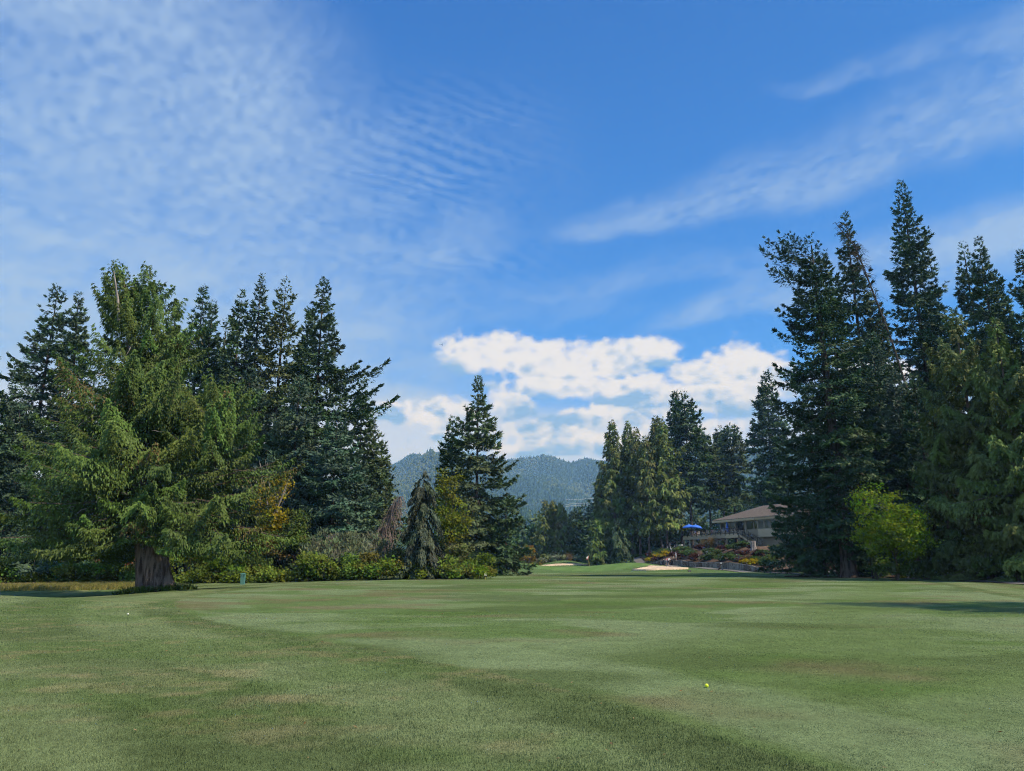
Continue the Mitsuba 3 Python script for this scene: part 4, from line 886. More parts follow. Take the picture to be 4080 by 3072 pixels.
# ------------------------------------------------------------------ retaining wall of cast panels
k = thing('retaining_wall', 'long grey streaked concrete retaining wall below the planting bank', 'wall')
cum = np.concatenate([[0], np.cumsum(np.hypot(*np.diff(WL[:, :2], axis=0).T))])
np_ = int(cum[-1] / 3.6); brk = np.linspace(0, cum[-1], np_ + 1)
for a, b in zip(brk[:-1], brk[1:]):
    t = np.linspace(a + .012, b - .012, 4)
    px_, py_, zb, zt = (np.interp(t, cum, WL[:, m_]) for m_ in range(4))
    d_ = unit(np.array([px_[-1] - px_[0], py_[-1] - py_[0]])); nn = np.array([d_[1], -d_[0]]); nn = nn if nn @ np.array([-.4, -1]) > 0 else -nn
    fr = np.stack([px_, py_], 1); bk = fr - nn * .28
    v = np.vstack([np.column_stack([fr, zb - .5]), np.column_stack([fr, zt]), np.column_stack([bk, zt]), np.column_stack([bk, zb - .5])])
    f = []
    for r in range(4):
        for i in range(3):
            q = [r * 4 + i, r * 4 + i + 1, ((r + 1) % 4) * 4 + i + 1, ((r + 1) % 4) * 4 + i]; f += [[q[0], q[1], q[2]], [q[0], q[2], q[3]]]
    f += [[0, 4, 8], [0, 8, 12], [3, 11, 7], [3, 15, 11]]
    part(k, 'panel', (v, np.array(f)), 'mat_concrete')

# ------------------------------------------------------------------ clubhouse, in its own frame: s along the front, w outwards
k = CLUB = thing('clubhouse', 'tan two storey clubhouse with brown hip roof and a raised deck', 'building')
def cbox(name, boxes, bsdf, parent=None, **kw):
    mb = MB()
    for b in boxes: mb.box(*b)
    return part(parent or CLUB, name, mb.get(CM), bsdf, **kw)
cbox('floor_slab', [(-14, 11.9, -15, -3.02, 6.0, 6.75)], 'mat_tan_paint')
cbox('wall', [(-2.2, 11.95, -3.2, -3.0, 6.76, 7.62), (-2.2, 11.95, -3.2, -3.0, 9.36, 9.75), (11.75, 11.95, -15, -3.21, 6.76, 9.75), (-14, 11.74, -15.2, -15.01, 6.0, 9.75), (-14.2, -14.01, -15, -2.2, 4.0, 9.75)], 'mat_tan_paint')
cbox('ceiling', [(-14, 11.74, -15, -3.21, 9.62, 9.74)], 'mat_trim')
cbox('bay_wall', [(-14, -2.25, -2.25, -2.06, 6.0, 7.55), (-14, -2.25, -2.25, -2.06, 9.30, 9.72), (-2.2, -2.0, -2.99, -2.0, 6.0, 9.72), (-14, -2.25, -2.99, -2.26, 5.9, 6.05)], 'mat_tan_paint')
mb = MB()
for i in range(9):
    z = 6.03 + i * .168
    mb.add([[-2.02, -2.035, z], [-14, -2.035, z], [-14, -2.055, z + .166], [-2.02, -2.055, z + .166], [-2.02, -2.06, z], [-14, -2.06, z]], [[0, 1, 2], [0, 2, 3], [0, 4, 5], [0, 5, 1]])
part(CLUB, 'siding', mb.get(CM), 'mat_tan_light', kind='stuff')
cbox('lower_wall', [(-14, 1.2, -3.45, -3.3, 3.8, 6.0), (-14, 1.2, -12, -11.9, 3.8, 6.0), (1.05, 1.2, -11.8, -3.46, 3.8, 6.0), (1.2, 11.9, -15, -14.9, 3.8, 6.0)], 'mat_tan_paint')
wins = [(11.72, 10.06, -3.0, 7.62, 9.36), (9.94, 8.30, -3.0, 7.62, 9.36), (8.18, 6.60, -3.0, 7.62, 9.36), (2.72, .30, -3.0, 7.62, 9.36), (.14, -.86, -3.0, 7.62, 9.36),
        (-2.42, -4.22, -2.06, 7.55, 9.30), (-4.36, -6.06, -2.06, 7.55, 9.30), (-6.2, -8.0, -2.06, 7.55, 9.30), (-8.14, -9.74, -2.06, 7.55, 9.30), (-9.9, -11.6, -2.06, 7.55, 9.30),
        (-.1, -1.05, -3.3, 4.5, 5.85), (-1.2, -2.25, -3.3, 4.5, 5.85)]
for s1, s0, w, z0, z1 in wins:
    wk = cbox('window', [(s0, s0 + .09, w - .10, w + .04, z0, z1), (s1 - .09, s1, w - .10, w + .04, z0, z1), (s0 + .09, s1 - .09, w - .10, w + .04, z0, z0 + .08), (s0 + .09, s1 - .09, w - .10, w + .04, z1 - .08, z1)], 'mat_trim')
    mb = MB(); mb.add([[s0 + .09, w - .03, z0 + .08], [s1 - .09, w - .03, z0 + .08], [s1 - .09, w - .03, z1 - .08], [s0 + .09, w - .03, z1 - .08]], [[0, 1, 2], [0, 2, 3]])
    part(wk, 'pane', mb.get(CM), 'mat_pane_glass')
for a, b in ((11.72, 11.95), (9.94, 10.06), (8.18, 8.30), (6.25, 6.60), (2.72, 3.42), (.14, .30), (-2.2, -.86)): cbox('mullion', [(a, b, -3.2, -2.93, 7.62, 9.36)], 'mat_trim')
for a, b in ((-2.42, -2.25), (-4.36, -4.22), (-6.2, -6.06), (-8.14, -8.0), (-9.9, -9.74), (-14, -11.6)): cbox('mullion', [(a, b, -2.25, -2.0, 7.55, 9.30)], 'mat_trim')
for s0, s1 in ((3.46, 4.8), (4.86, 6.22)):
    dk = cbox('door', [(s0, s0 + .1, -3.5, -3.42, 6.78, 9.3), (s1 - .1, s1, -3.5, -3.42, 6.78, 9.3), (s0 + .1, s1 - .1, -3.5, -3.42, 9.16, 9.3), (s0 + .1, s1 - .1, -3.5, -3.42, 6.78, 7.0)], 'mat_black_metal')
    mb = MB(); mb.add([[s0 + .1, -3.46, 7.0], [s1 - .1, -3.46, 7.0], [s1 - .1, -3.46, 9.16], [s0 + .1, -3.46, 9.16]], [[0, 1, 2], [0, 2, 3]])
    part(dk, 'pane', mb.get(CM), 'mat_pane_glass')
# hip roof
S0, S1, W0, W1, ZE, ZR = -15.5, 12.75, -1.45, -16.2, 9.92, 12.75
rs1, rs0, rw = 4.6, -8.0, -8.7
mb = MB(); mb.add([[S1, W0, ZE], [S0, W0, ZE], [S0, W1, ZE], [S1, W1, ZE], [rs1, rw, ZR], [rs0, rw, ZR], [S1, W0, ZE - .1], [S0, W0, ZE - .1], [S0, W1, ZE - .1], [S1, W1, ZE - .1]],
                  [[0, 4, 5], [0, 5, 1], [1, 5, 2], [2, 5, 4], [2, 4, 3], [3, 4, 0], [0, 1, 7], [0, 7, 6], [1, 2, 8], [1, 8, 7], [2, 3, 9], [2, 9, 8], [3, 0, 6], [3, 6, 9], [6, 7, 8], [6, 8, 9]])
part(CLUB, 'roof', mb.get(CM), 'mat_shingles')
cbox('fascia', [(S0 + .05, S1 - .05, W0 - .09, W0 - .03, ZE - .55, ZE - .10), (S1 - .10, S1 - .04, W1 + .1, W0 - .1, ZE - .55, ZE - .10)], 'mat_tan_light')
cbox('soffit', [(S0 + .1, S1 - .12, W1 + .1, W0 - .12, ZE - .16, ZE - .11)], 'mat_trim')
cbox('gutter', [(-15.4, -2.2, W0 - .02, W0 + .10, ZE - .22, ZE - .10)], 'mat_trim')
cbox('downspout', [(-2.3, -2.2, W0 - .05, W0 + .04, ZE - .75, ZE - .23)], 'mat_trim')
# deck
cbox('deck_floor', [(1.4, 22.4, -2.99, -.13, 6.55, 6.80), (11.96, 22.4, -11.0, -3.0, 6.55, 6.80)], 'mat_trim')
cbox('deck_fascia', [(5.80, 22.5, -.12, 0, 6.0, 6.82), (22.41, 22.5, -11, -.13, 6.0, 6.82)], 'mat_tan_paint')
cbox('deck_fascia', [(1.40, 5.78, -.10, .14, 5.95, 6.80), (1.40, 1.5, -2.9, -.11, 5.95, 6.80)], 'mat_tan_light', label='brighter jutting fascia board at the stair end of the deck')
for s in (22.3, 19.95, 17.75, 15.65, 12.95, 11.35, 9.2, 5.75, 1.55):
    cbox('deck_post', [(s - .13, s + .13, -.34, -.13, 3.6, 5.999)], 'mat_tan_paint')
for s in (21.5, 18.2, 14.0, 10.0):
    cbox('deck_post', [(s - .12, s + .12, -8.2, -7.96, 3.6, 6.54)], 'mat_tan_paint')
cbox('kerb_wall', [(14, 23.2, .35, .6, 3.5, 4.15)], 'mat_concrete')
rp = [22.4, 20.4, 18.5, 16.68, 14.81, 12.94, 11.07, 9.29, 7.52, 5.66, 4.16, 2.78, 1.46]
for s in rp:
    cbox('rail_post', [(s - .055, s + .055, .01 if s > 5.7 else .15, .12 if s > 5.7 else .26, 6.55, 7.95)], 'mat_black_metal')
cbox('handrail', [(1.4, 5.66, .16, .25, 7.88, 7.96), (5.66, 22.45, .02, .11, 7.89, 7.97)], 'mat_black_metal')
cbox('handrail', [(1.4, 5.66, .19, .22, 6.92, 6.97), (5.66, 22.45, .05, .08, 6.92, 6.97)], 'mat_black_metal')
cbox('balusters', [(s, s + .018, .05 if s > 5.7 else .19, .068 if s > 5.7 else .208, 6.96, 7.90) for s in np.arange(1.5, 22.4, .14)], 'mat_black_metal', kind='stuff')
# stair down to the right
sa, sb, za, zb_ = 1.35, -4.3, 6.72, 4.25
ns = 15
for wq in (-.05, -1.25):
    mb = MB(); mb.add([[s, w_, z] for w_ in (wq, wq + .06) for s, z in ((sa, za + .05), (sb, zb_ + .05), (sb, zb_ - .42), (sa, za - .42))], [[0, 1, 2], [0, 2, 3], [4, 6, 5], [4, 7, 6], [0, 4, 5], [0, 5, 1], [3, 2, 6], [3, 6, 7], [1, 5, 6], [1, 6, 2], [0, 3, 7], [0, 7, 4]])
    part(CLUB, 'stair_stringer', mb.get(CM), 'mat_tan_light')
for i in range(ns):
    t = (i + .5) / ns; s, z = sa + (sb - sa) * t, za + (zb_ - za) * t
    cbox('stair_tread', [(s - .2, s + .2, -1.18, -.06, z - .02, z + .03)], 'mat_trim')
for wq in (.05, -1.3):
    mb = MB()
    for dz in (1.02, .12): mb.tube([(sa, wq, za + dz), (sb, wq, zb_ + dz)], .035, 5)
    part(CLUB, 'stair_handrail', mb.get(CM), 'mat_black_metal')
    for t in (.02, .25, .5, .75, .98):
        s, z = sa + (sb - sa) * t, za + (zb_ - za) * t
        cbox('rail_post', [(s - .04, s + .04, wq - .04, wq + .04, z - .45, z + 1.04)], 'mat_black_metal')

# ------------------------------------------------------------------ umbrellas, furniture and people on the deck
def on_deck(s, w): p = cw(s, w); return float(p[0]), float(p[1]), 6.802
def umbrella(s, w, zb, rad, label, tilt=0.0):
    x, y, z = on_deck(s, w); k = thing('patio_umbrella', label, 'umbrella', 'umbrellas on the clubhouse deck')
    part(k, 'pole', MB().tube([(x, y, z), (x, y, z + zb + .75)], .028, 6).get(), 'mat_black_metal')
    mb = MB(); n = 16; th = np.arange(n) * 2 * np.pi / n
    for r0, z0, r1, z1 in ((.0, .62, .32, .50), (.32, .50, .75, .26), (.75, .26, 1.0, .0), (1.0, 0, 1.0, -.14)):
        sag = lambda r: (1 - .05 * r * (np.arange(n) % 2))
        a = np.stack([np.cos(th) * r0 * rad * sag(r0), np.sin(th) * r0 * rad * sag(r0), np.full(n, z0)], 1); b = np.stack([np.cos(th) * r1 * rad * sag(r1), np.sin(th) * r1 * rad * sag(r1), np.full(n, z1)], 1)
        i = np.arange(n); j = (i + 1) % n
        mb.add(np.vstack([a, b]), np.vstack([np.stack([i, i + n, j + n], 1), np.stack([i, j + n, j], 1)]))
    v, f = mb.get(); c, s_ = math.cos(tilt), math.sin(tilt)
    v = np.stack([v[:, 0] * c - v[:, 2] * s_, v[:, 1], v[:, 0] * s_ + v[:, 2] * c], 1) + [x, y, z + zb]
    part(k, 'canopy', (v, f), 'mat_umb_blue')
    part(k, 'finial', MB().tube([(x, y, z + zb + .6), (x, y, z + zb + .85)], [.06, .02], 6).get(), 'mat_white_paint')
    part(k, 'base', MB().tube([(x, y, z), (x, y, z + .1)], .26, 10).get(), 'mat_black_metal')
import sys
umbrella(21.2, -1.0, 2.05, 1.55, 'open blue patio umbrella at the left end of the deck', .05)
umbrella(19.5, -1.7, 1.95, 1.45, 'open blue patio umbrella just right of the leftmost one', -.10)
x, y, z = on_deck(7.6, -1.7); k = thing('patio_umbrella', 'folded blue patio umbrella with white lettering before the windows', 'umbrella', 'umbrellas on the clubhouse deck')
part(k, 'pole', MB().tube([(x, y, z), (x, y, z + 2.75)], .03, 6).get(), 'mat_black_metal')
mb = MB().tube([(x, y, z + .95), (x, y, z + 1.2), (x, y, z + 1.9), (x, y, z + 2.45), (x, y, z + 2.62)], [.26, .29, .22, .12, .05], 12, flute=lambda th, n: 1 + .10 * np.sin(6 * th)[None] * np.ones((n, 1)))
part(k, 'canopy', mb.get(), 'mat_umb_blue')
mb = MB()
fx, fy = float(CN[0]), float(CN[1])
for i in range(7):      # the letters down its side, too small to read
    zz_ = z + 1.32 + i * .14; r_ = .30 - .02 * i
    mb.box(x + fx * r_ - .05, x + fx * r_ + .05, y + fy * r_ - .12, y + fy * r_ + .02, zz_, zz_ + (.085 if i % 2 else .06))
part(k, 'lettering', mb.get(), 'mat_white_paint')
part(k, 'base', MB().tube([(x, y, z), (x, y, z + .1)], .26, 10).get(), 'mat_black_metal')

chair_mb = {}
def chair(s, w, rot, label, bsdf='mat_chair_tan', group='chairs on the clubhouse deck'):
    x, y, z = on_deck(s, w); k = thing('patio_chair', label, 'chair', group)
    M = place(x, y, z, rot)
    part(k, 'seat', MB().box(-.25, .25, -.24, .26, .40, .45).get(M), bsdf)
    mb = MB()
    for i in range(6): mb.add(*xf(MB().box(-.24 + i * .082, -.18 + i * .082, -.03, 0, 0, .52).get(), np.array([[1, 0, 0, 0], [0, 1, -.22, -.24], [0, .22, 1, .45], [0, 0, 0, 1.0]])))
    mb.add(*xf(MB().box(-.26, .26, -.04, 0, .48, .55).get(), np.array([[1, 0, 0, 0], [0, 1, -.22, -.24], [0, .22, 1, .45], [0, 0, 0, 1.0]])))
    part(k, 'backrest', mb.get(M), bsdf)
    for i, (a, b) in enumerate(((-.22, -.2), (.22, -.2), (-.22, .22), (.22, .22))):
        part(k, 'leg', MB().tube([(a, b, 0), (a, b, .41)], .022, 5).get(M), bsdf)
    for a in (-.27, .27): part(k, 'armrest', MB().box(a - .03, a + .03, -.22, .2, .62, .66).get(M), bsdf)
def table(s, w, label):
    x, y, z = on_deck(s, w); k = thing('patio_table', label, 'table', 'tables on the clubhouse deck')
    part(k, 'tabletop', MB().tube([(x, y, z + .70), (x, y, z + .74)], .50, 14).get(), 'mat_black_metal')
    part(k, 'pedestal', MB().tube([(x, y, z), (x, y, z + .7)], .04, 6).get(), 'mat_black_metal')
    part(k, 'base', MB().tube([(x, y, z), (x, y, z + .05)], .28, 10).get(), 'mat_black_metal')
FR = math.atan2(CN[1], CN[0]) - math.pi / 2     # turn that faces a thing out of the front
chairs = [(17.6, -1.0, 'first pale chair from the left on the deck, under the umbrellas', FR + .6), (15.3, -1.0, 'second pale chair from the left on the deck', FR + 2.6), (14.3, -1.3, 'third pale chair from the left on the deck', FR + 3.0), (13.6, -1.2, 'fourth pale chair from the left on the deck', FR + 3.3),
          (12.6, -1.3, 'fifth pale chair from the left on the deck, beside the person in pink', FR + 2.0), (5.0, -1.4, 'tan chair right of the folded umbrella', FR + 2.8), (4.2, -1.3, 'tan chair before the clubhouse door', FR + 3.4), (3.2, -1.4, 'tan chair nearest the stair', FR + 2.7)]
for s, w, l, r_ in chairs: chair(s, w, r_, l)
for s, w, l in ((19.4, -1.8, 'round table under the right open umbrella'), (21.1, -1.1, 'round table under the left open umbrella'), (14.0, -2.2, 'round table in the middle of the deck'), (10.3, -1.9, 'round table among the seated guests'), (7.7, -1.7, 'round table at the folded umbrella'), (4.3, -2.2, 'round table before the clubhouse door')): table(s, w, l)

POSES = {}
def body_pose(pose):
    """Joints of a 1.75 m figure facing +y."""
    J = dict(pel=(0, 0, .95), che=(0, .01, 1.32), nek=(0, .02, 1.49), hed=(0, .05, 1.63))
    for n_, s in (('l', -1), ('r', 1)):
        J |= {n_ + 'sh': (s * .185, 0, 1.42), n_ + 'el': (s * .25, -.02, 1.13), n_ + 'wr': (s * .26, .07, .89), n_ + 'hi': (s * .09, 0, .92), n_ + 'kn': (s * .10, .02, .49), n_ + 'an': (s * .11, -.02, .08), n_ + 'to': (s * .13, .14, .03)}
    if pose == 'sit':
        for n_ in J: J[n_] = tuple(np.array(J[n_]) - [0, 0, .45])
        for n_, s in (('l', -1), ('r', 1)):
            J |= {n_ + 'hi': (s * .09, .02, .49), n_ + 'kn': (s * .12, .44, .50), n_ + 'an': (s * .12, .46, .08), n_ + 'to': (s * .13, .62, .03), n_ + 'el': (s * .25, .10, .70), n_ + 'wr': (s * .16, .34, .74)}
    if pose == 'bend':
        f = .62
        for n_ in ('che', 'nek', 'hed', 'lsh', 'rsh'):
            q = np.array(J[n_]) - J['pel']; J[n_] = tuple(np.array(J['pel']) + [q[0], q[1] * math.cos(f) + q[2] * math.sin(f), q[2] * math.cos(f)])
        for n_, s in (('l', -1), ('r', 1)): J |= {n_ + 'el': (s * .2, .36, 1.02), n_ + 'wr': (s * .10, .50, .80)}
    if pose == 'reach':
        for n_, s in (('l', -1), ('r', 1)): J |= {n_ + 'el': (s * .22, .16, 1.18), n_ + 'wr': (s * .10, .42, 1.12)}
    if pose == 'walk':
        J |= {'lkn': (-.10, .18, .50), 'lan': (-.10, .26, .09), 'lto': (-.11, .42, .05), 'rkn': (.10, -.02, .50), 'ran': (.10, -.30, .12), 'rto': (.11, -.18, .04)}
    return {a: np.array(b, float) for a, b in J.items()}
def person_meshes(pose):
    if pose in POSES: return POSES[pose]
    J = body_pose(pose)
    U = lambda ms: m3.Manifold.batch_boolean(ms, m3.OpType.Add)
    up = unit(J['nek'] - J['pel']); fw = unit(np.cross(up, [-1, 0, 0]) * -1); fw = fw if fw[1] > 0 else -fw
    b = [cap(J['pel'], .145, J['che'], .15), cap(J['che'], .15, J['nek'], .06), cap(J['nek'], .055, J['hed'], .06), cap(J['hed'] - up * .02, .082, J['hed'] + up * .035 - fw * .01, .095, 12),
         cap(J['hed'] + fw * .085, .016, J['hed'] + fw * .10 - up * .02, .018), cap(J['lsh'], .06, J['rsh'], .06)]
    for s in (-1, 1): b.append(cap(J['hed'] + np.array([s * .09, 0, 0]), .02, J['hed'] + np.array([s * .09, 0, .02]), .02, 6))
    for n_, s in (('l', -1), ('r', 1)):
        b += [cap(J[n_ + 'sh'], .055, J[n_ + 'el'], .042), cap(J[n_ + 'el'], .042, J[n_ + 'wr'], .030), cap(J[n_ + 'hi'], .088, J[n_ + 'kn'], .056), cap(J[n_ + 'kn'], .056, J[n_ + 'an'], .038), cap(J[n_ + 'an'], .042, J[n_ + 'to'], .035)]
        d = unit(J[n_ + 'wr'] - J[n_ + 'el']); sd = unit(np.cross(d, [s * 1.0, .3, 0])); palm = J[n_ + 'wr'] + d * .07
        b.append(cap(J[n_ + 'wr'] + d * .02, .026, palm, .030))
        for i, ln in enumerate((.060, .075, .080, .070)):
            p0 = palm + sd * (.030 - .020 * i) + d * .02; p1 = p0 + d * ln * .55; p2 = p1 + unit(d + np.array([-s * .6, .3, 0])) * ln * .5
            b += [cap(p0, .010, p1, .009, 6), cap(p1, .009, p2, .008, 6)]
        b.append(cap(J[n_ + 'wr'] + d * .03 + sd * .02, .012, J[n_ + 'wr'] + d * .075 + sd * .06, .009, 6))
    body = U(b)
    shirt = [cap(J['pel'] + up * .02, .158, J['che'], .168), cap(J['lsh'], .075, J['rsh'], .075), cap(J['che'], .165, J['nek'] - up * .06, .085)]
    shorts = [cap(J['pel'] - up * .02, .165, J['pel'] + up * .06, .160)]
    for n_ in 'lr':
        shirt.append(cap(J[n_ + 'sh'], .075, J[n_ + 'sh'] * .35 + J[n_ + 'el'] * .65, .062)); shorts.append(cap(J[n_ + 'hi'], .105, J[n_ + 'hi'] * .2 + J[n_ + 'kn'] * .8, .082))
    hat = U([cap(J['hed'] + up * .045 - fw * .01, .100, J['hed'] + up * .06 - fw * .01, .098, 12) ^ m3.Manifold.sphere(1, 8).scale([.5, .5, .2]).translate([float(t) for t in J['hed'] + up * .2]), cap(J['hed'] + up * .035 + fw * .08, .022, J['hed'] + up * .03 + fw * .15, .015)])
    hair = cap(J['hed'] - fw * .03 + up * .02, .088, J['hed'] - fw * .015 + up * .055, .094, 10)
    shoes = [cap(J[n_ + 'an'] - [0, .03, .03], .050, J[n_ + 'to'], .042) for n_ in 'lr']
    g = lambda m: MB().man(m).get()
    POSES[pose] = dict(body=g(body), shirt=g(U(shirt)), shorts=g(U(shorts)), hat=g(hat), hair=g(hair), shoe=[g(s) for s in shoes])
    return POSES[pose]
def person(x, y, z, rot, pose, shirt, shorts, hat, label, group=None):
    m = person_meshes(pose); M = place(x, y, z, rot); k = thing('person', label, 'person', group)
    part(k, 'body', xf(m['body'], M), 'mat_skin', True)
    part(k, 'shirt', xf(m['shirt'], M), f'mat_{shirt}', True); part(k, 'shorts', xf(m['shorts'], M), f'mat_{shorts}', True)
    part(k, 'hair', xf(m['hair'], M), 'mat_hair', True)
    if hat: part(k, 'hat', xf(m['hat'], M), f'mat_{hat}', True)
    for s in m['shoe']: part(k, 'shoe', xf(s, M), 'mat_white_cloth', True)
guests = [(20.4, -.8, FR + 2.4, 'navy_cloth', 'navy_cloth', None, 'seated guest in dark clothes at the left end of the deck'), (21.7, -1.9, FR - 2.4, 'grey_cloth', 'navy_cloth', None, 'seated guest in grey shirt under the left umbrella'), (18.7, -1.0, FR + 1.6, 'blue_cloth', 'navy_cloth', None, 'seated bareheaded guest in blue shirt under the right umbrella'),
          (11.9, -.9, FR - 1.4, 'pink_cloth', 'pink_cloth', None, 'seated guest in a pink shirt in the middle of the deck'), (11.2, -1.2, FR + 2.9, 'white_cloth', 'navy_cloth', 'navy_cloth', 'seated guest in white shirt and dark cap right of the one in pink'), (10.2, -1.0, FR + 2.6, 'teal_cloth', 'navy_cloth', 'white_cloth', 'seated guest in teal shirt and white cap'),
          (9.4, -1.3, FR + 2.2, 'white_cloth', 'grey_cloth', 'white_cloth', 'seated guest in white shirt and white cap'), (8.1, -1.1, FR + 1.8, 'white_cloth', 'white_cloth', 'grey_cloth', 'seated guest all in white left of the folded umbrella'), (6.5, -1.0, FR + 1.2, 'blue_cloth', 'blue_cloth', 'grey_cloth', 'seated guest in bright blue right of the folded umbrella')]
for s, w, r_, a, b, c, l in guests:
    x, y, z = on_deck(s, w); person(x, y, z, r_, 'sit', a, b, c, l, 'guests seated on the clubhouse deck')
    chair(s, w, r_, 'chair under the ' + l.replace('seated ', '', 1), group='chairs under the seated guests')

# ------------------------------------------------------------------ golf carts parked under and beside the deck
def golf_cart(x, y, rot, label):
    z = gz(x, y) + .02; M = place(x, y, z, rot); k = thing('golf_cart', label, 'golf cart', 'golf carts parked by the clubhouse')
    mb = MB(); mb.box(-.58, .58, -1.05, .75, .28, .38); mb.man(m3.Manifold.hull_points([[sx * .55, yy_, zz_] for sx in (-1, 1) for yy_, zz_ in ((.72, .30), (1.22, .34), (1.20, .62), (.78, .86))])); mb.man(m3.Manifold.hull_points([[sx * .57, yy_, zz_] for sx in (-1, 1) for yy_, zz_ in ((-.35, .39), (-1.15, .40), (-1.18, .80), (-.40, .74))]))
    part(k, 'body', mb.get(M), 'mat_cart_body')
    part(k, 'seat', MB().box(-.52, .52, -.42, .10, .74, .84).box(-.52, .52, -.52, -.43, .86, 1.22).get(M), 'mat_grey_cloth')
    part(k, 'roof', MB().man(m3.Manifold.hull_points([[sx * a, b, c] for sx in (-1, 1) for a, b, c in ((.60, -1.0, 1.80), (.60, .80, 1.80), (.50, -.9, 1.88), (.50, .7, 1.88))])).get(M), 'mat_black_metal')
    for a, b, c in ((-.55, .80, .72), (.55, .80, .72), (-.55, -.85, -.80), (.55, -.85, -.80)): part(k, 'roof_post', MB().tube([(a, b, .78), (a, c, 1.81)], .022, 5).get(M), 'mat_black_metal')
    mb = MB(); mb.add([[-.5, .83, .9], [.5, .83, .9], [.5, .74, 1.75], [-.5, .74, 1.75]], [[0, 1, 2], [0, 2, 3]]); part(k, 'windshield', mb.get(M), 'mat_pane_glass')
    for a, b in ((-.5, .86), (.5, .86), (-.5, -.80), (.5, -.80)): part(k, 'wheel', MB().tube([(a - .10, b, .23), (a + .10, b, .23)], .23, 12).get(M), 'mat_tyre')
    part(k, 'steering_wheel', MB().tube([(-.28 + .16 * math.cos(t), .42 + .05 * math.sin(t), 1.02 + .15 * math.sin(t)) for t in np.linspace(0, 6.283, 11)], .018, 4, caps=False).get(M), 'mat_black_metal')
for i, (s, w, l) in enumerate(((21.0, -3.0, 'golf cart under the left end of the deck, first of four there'), (18.8, -3.2, 'golf cart under the deck, second of four from the left'), (16.6, -3.0, 'golf cart under the deck, third of four from the left'), (13.8, -3.2, 'golf cart under the deck, last of four from the left'))):
    p = cw(s, w); golf_cart(float(p[0]), float(p[1]), FR + .35, l)
for (x, y, l) in ((36.3, 176.5, 'golf cart left of the deck, leftmost of three in the open'), (37.9, 176.0, 'golf cart left of the deck, middle of three in the open'), (39.4, 175.4, 'golf cart left of the deck, right of three in the open')):
    golf_cart(x, y, FR - .9, l)

# ------------------------------------------------------------------ shrubs of the planting bank, stumps, markers
ORD = ['first', 'second', 'third', 'fourth', 'fifth', 'sixth', 'seventh', 'eighth', 'ninth', 'tenth', 'eleventh', 'twelfth', 'thirteenth', 'fourteenth', 'fifteenth', 'sixteenth', 'seventeenth', 'eighteenth', 'nineteenth', 'twentieth']
TN = {'burg': 'dark burgundy shrub', 'gold': 'golden yellow shrub', 'garden': 'dark green garden shrub', 'lime2': 'light green garden shrub', 'mulchy': 'brown withering shrub'}
srt = {}
for j, (x, y, r_, t, row) in sorted(enumerate(BED_SHRUBS), key=lambda q: q[1][0] / q[1][1]):
    srt.setdefault((t, row), []).append(j)
ROW = ['low by the wall', 'halfway up the bank', 'atop the bank']
for j, (x, y, r_, t, row) in enumerate(BED_SHRUBS):
    rng = np.random.default_rng(7000 + j); g = gz(x, y); r_ = r_ * 1.75; rz = r_ * .85
    same = srt[(t, row)]
    lab = f'{TN[t]} {ROW[row]}' + (f', {ORD[same.index(j)]} of its colour from the left' if len(same) > 1 else '')
    k = thing('garden_shrub', lab, 'shrub', 'shrubs on the planting bank')
    mesh, col, cc = leaf_cloud(rng, (x, y, g + rz * .40), r_, r_ * .9, rz * .72, int(np.clip(760 * r_, 500, 2000)), .24, t, (lambda p: g - .35 + 0 * p[:, 0]), 'shrub', .2)
    part(k, 'foliage', mesh, 'mat_leaves', color=col)
    mb = MB()
    for q in cc[:5]: mb.tube([(x, y, g - .1), ((x + q[0]) / 2, (y + q[1]) / 2, (g + q[2]) / 2 + .1), tuple(q)], [.05, .035, .01], 4, caps=False)
    part(k, 'stems', mb.get(), 'mat_bark')
p = cw(9.0, 1.3); ornamental(float(p[0]), float(p[1]), 2.4, 'tall ornamental grass with rusty plumes before the deck, right one', ((.30, .15, .07), (.14, .15, .05)))
p = cw(11.7, 1.3); ornamental(float(p[0]), float(p[1]), 2.0, 'tall ornamental grass with rusty plumes before the deck, left one', ((.30, .17, .07), (.14, .16, .05)))
ornamental(13.7, 181, 2.0, 'clump of tawny grass behind the back bunker', ((.26, .16, .07), (.18, .13, .06)))

def stump(x, y, r, h, label, seed, roots=False):
    rng = np.random.default_rng(seed); g = gz(x, y); k = thing('tree_stump', label, 'stump')
    hs = np.array([-.4, 0, .2, .5, h * .6, h]); n = 28
    jag = rng.uniform(-.12, .12, n)
    mb = MB(); th = np.arange(n) * 2 * np.pi / n
    ring = [np.stack([x + np.cos(th) * r * q * (1 + .10 * np.sin(7 * th + seed) + .05 * np.sin(13 * th)), y + np.sin(th) * r * q * (1 + .10 * np.sin(7 * th + seed) + .05 * np.sin(13 * th)), g + z_ + (jag if z_ == h else 0 * jag)], 1) for z_, q in zip(hs, (1.35, 1.25, 1.1, 1.0, .95, .92))]
    v = np.vstack(ring + [[[x, y, g + h - .25]]]); f = []
    for a in range(5):
        for i in range(n):
            j = (i + 1) % n; f += [[a * n + i, a * n + j, (a + 1) * n + j], [a * n + i, (a + 1) * n + j, (a + 1) * n + i]]
    f += [[5 * n + i, 5 * n + (i + 1) % n, 6 * n] for i in range(n)]
    part(k, 'trunk', (v, np.array(f)), 'mat_pale_wood')
    if roots:
        mb = MB()
        for a in (3.3, 4.0, 4.6): mb.tube([(x + math.cos(a) * r * .8, y + math.sin(a) * r * .8, g + .45), (x + math.cos(a) * r * 1.5, y + math.sin(a) * r * 1.5, g + .1), (x + math.cos(a) * r * 2.0, y + math.sin(a) * r * 2.0, g - .3)], [.2, .14, .05], 6)
        part(k, 'root', mb.get(), 'mat_pale_wood')
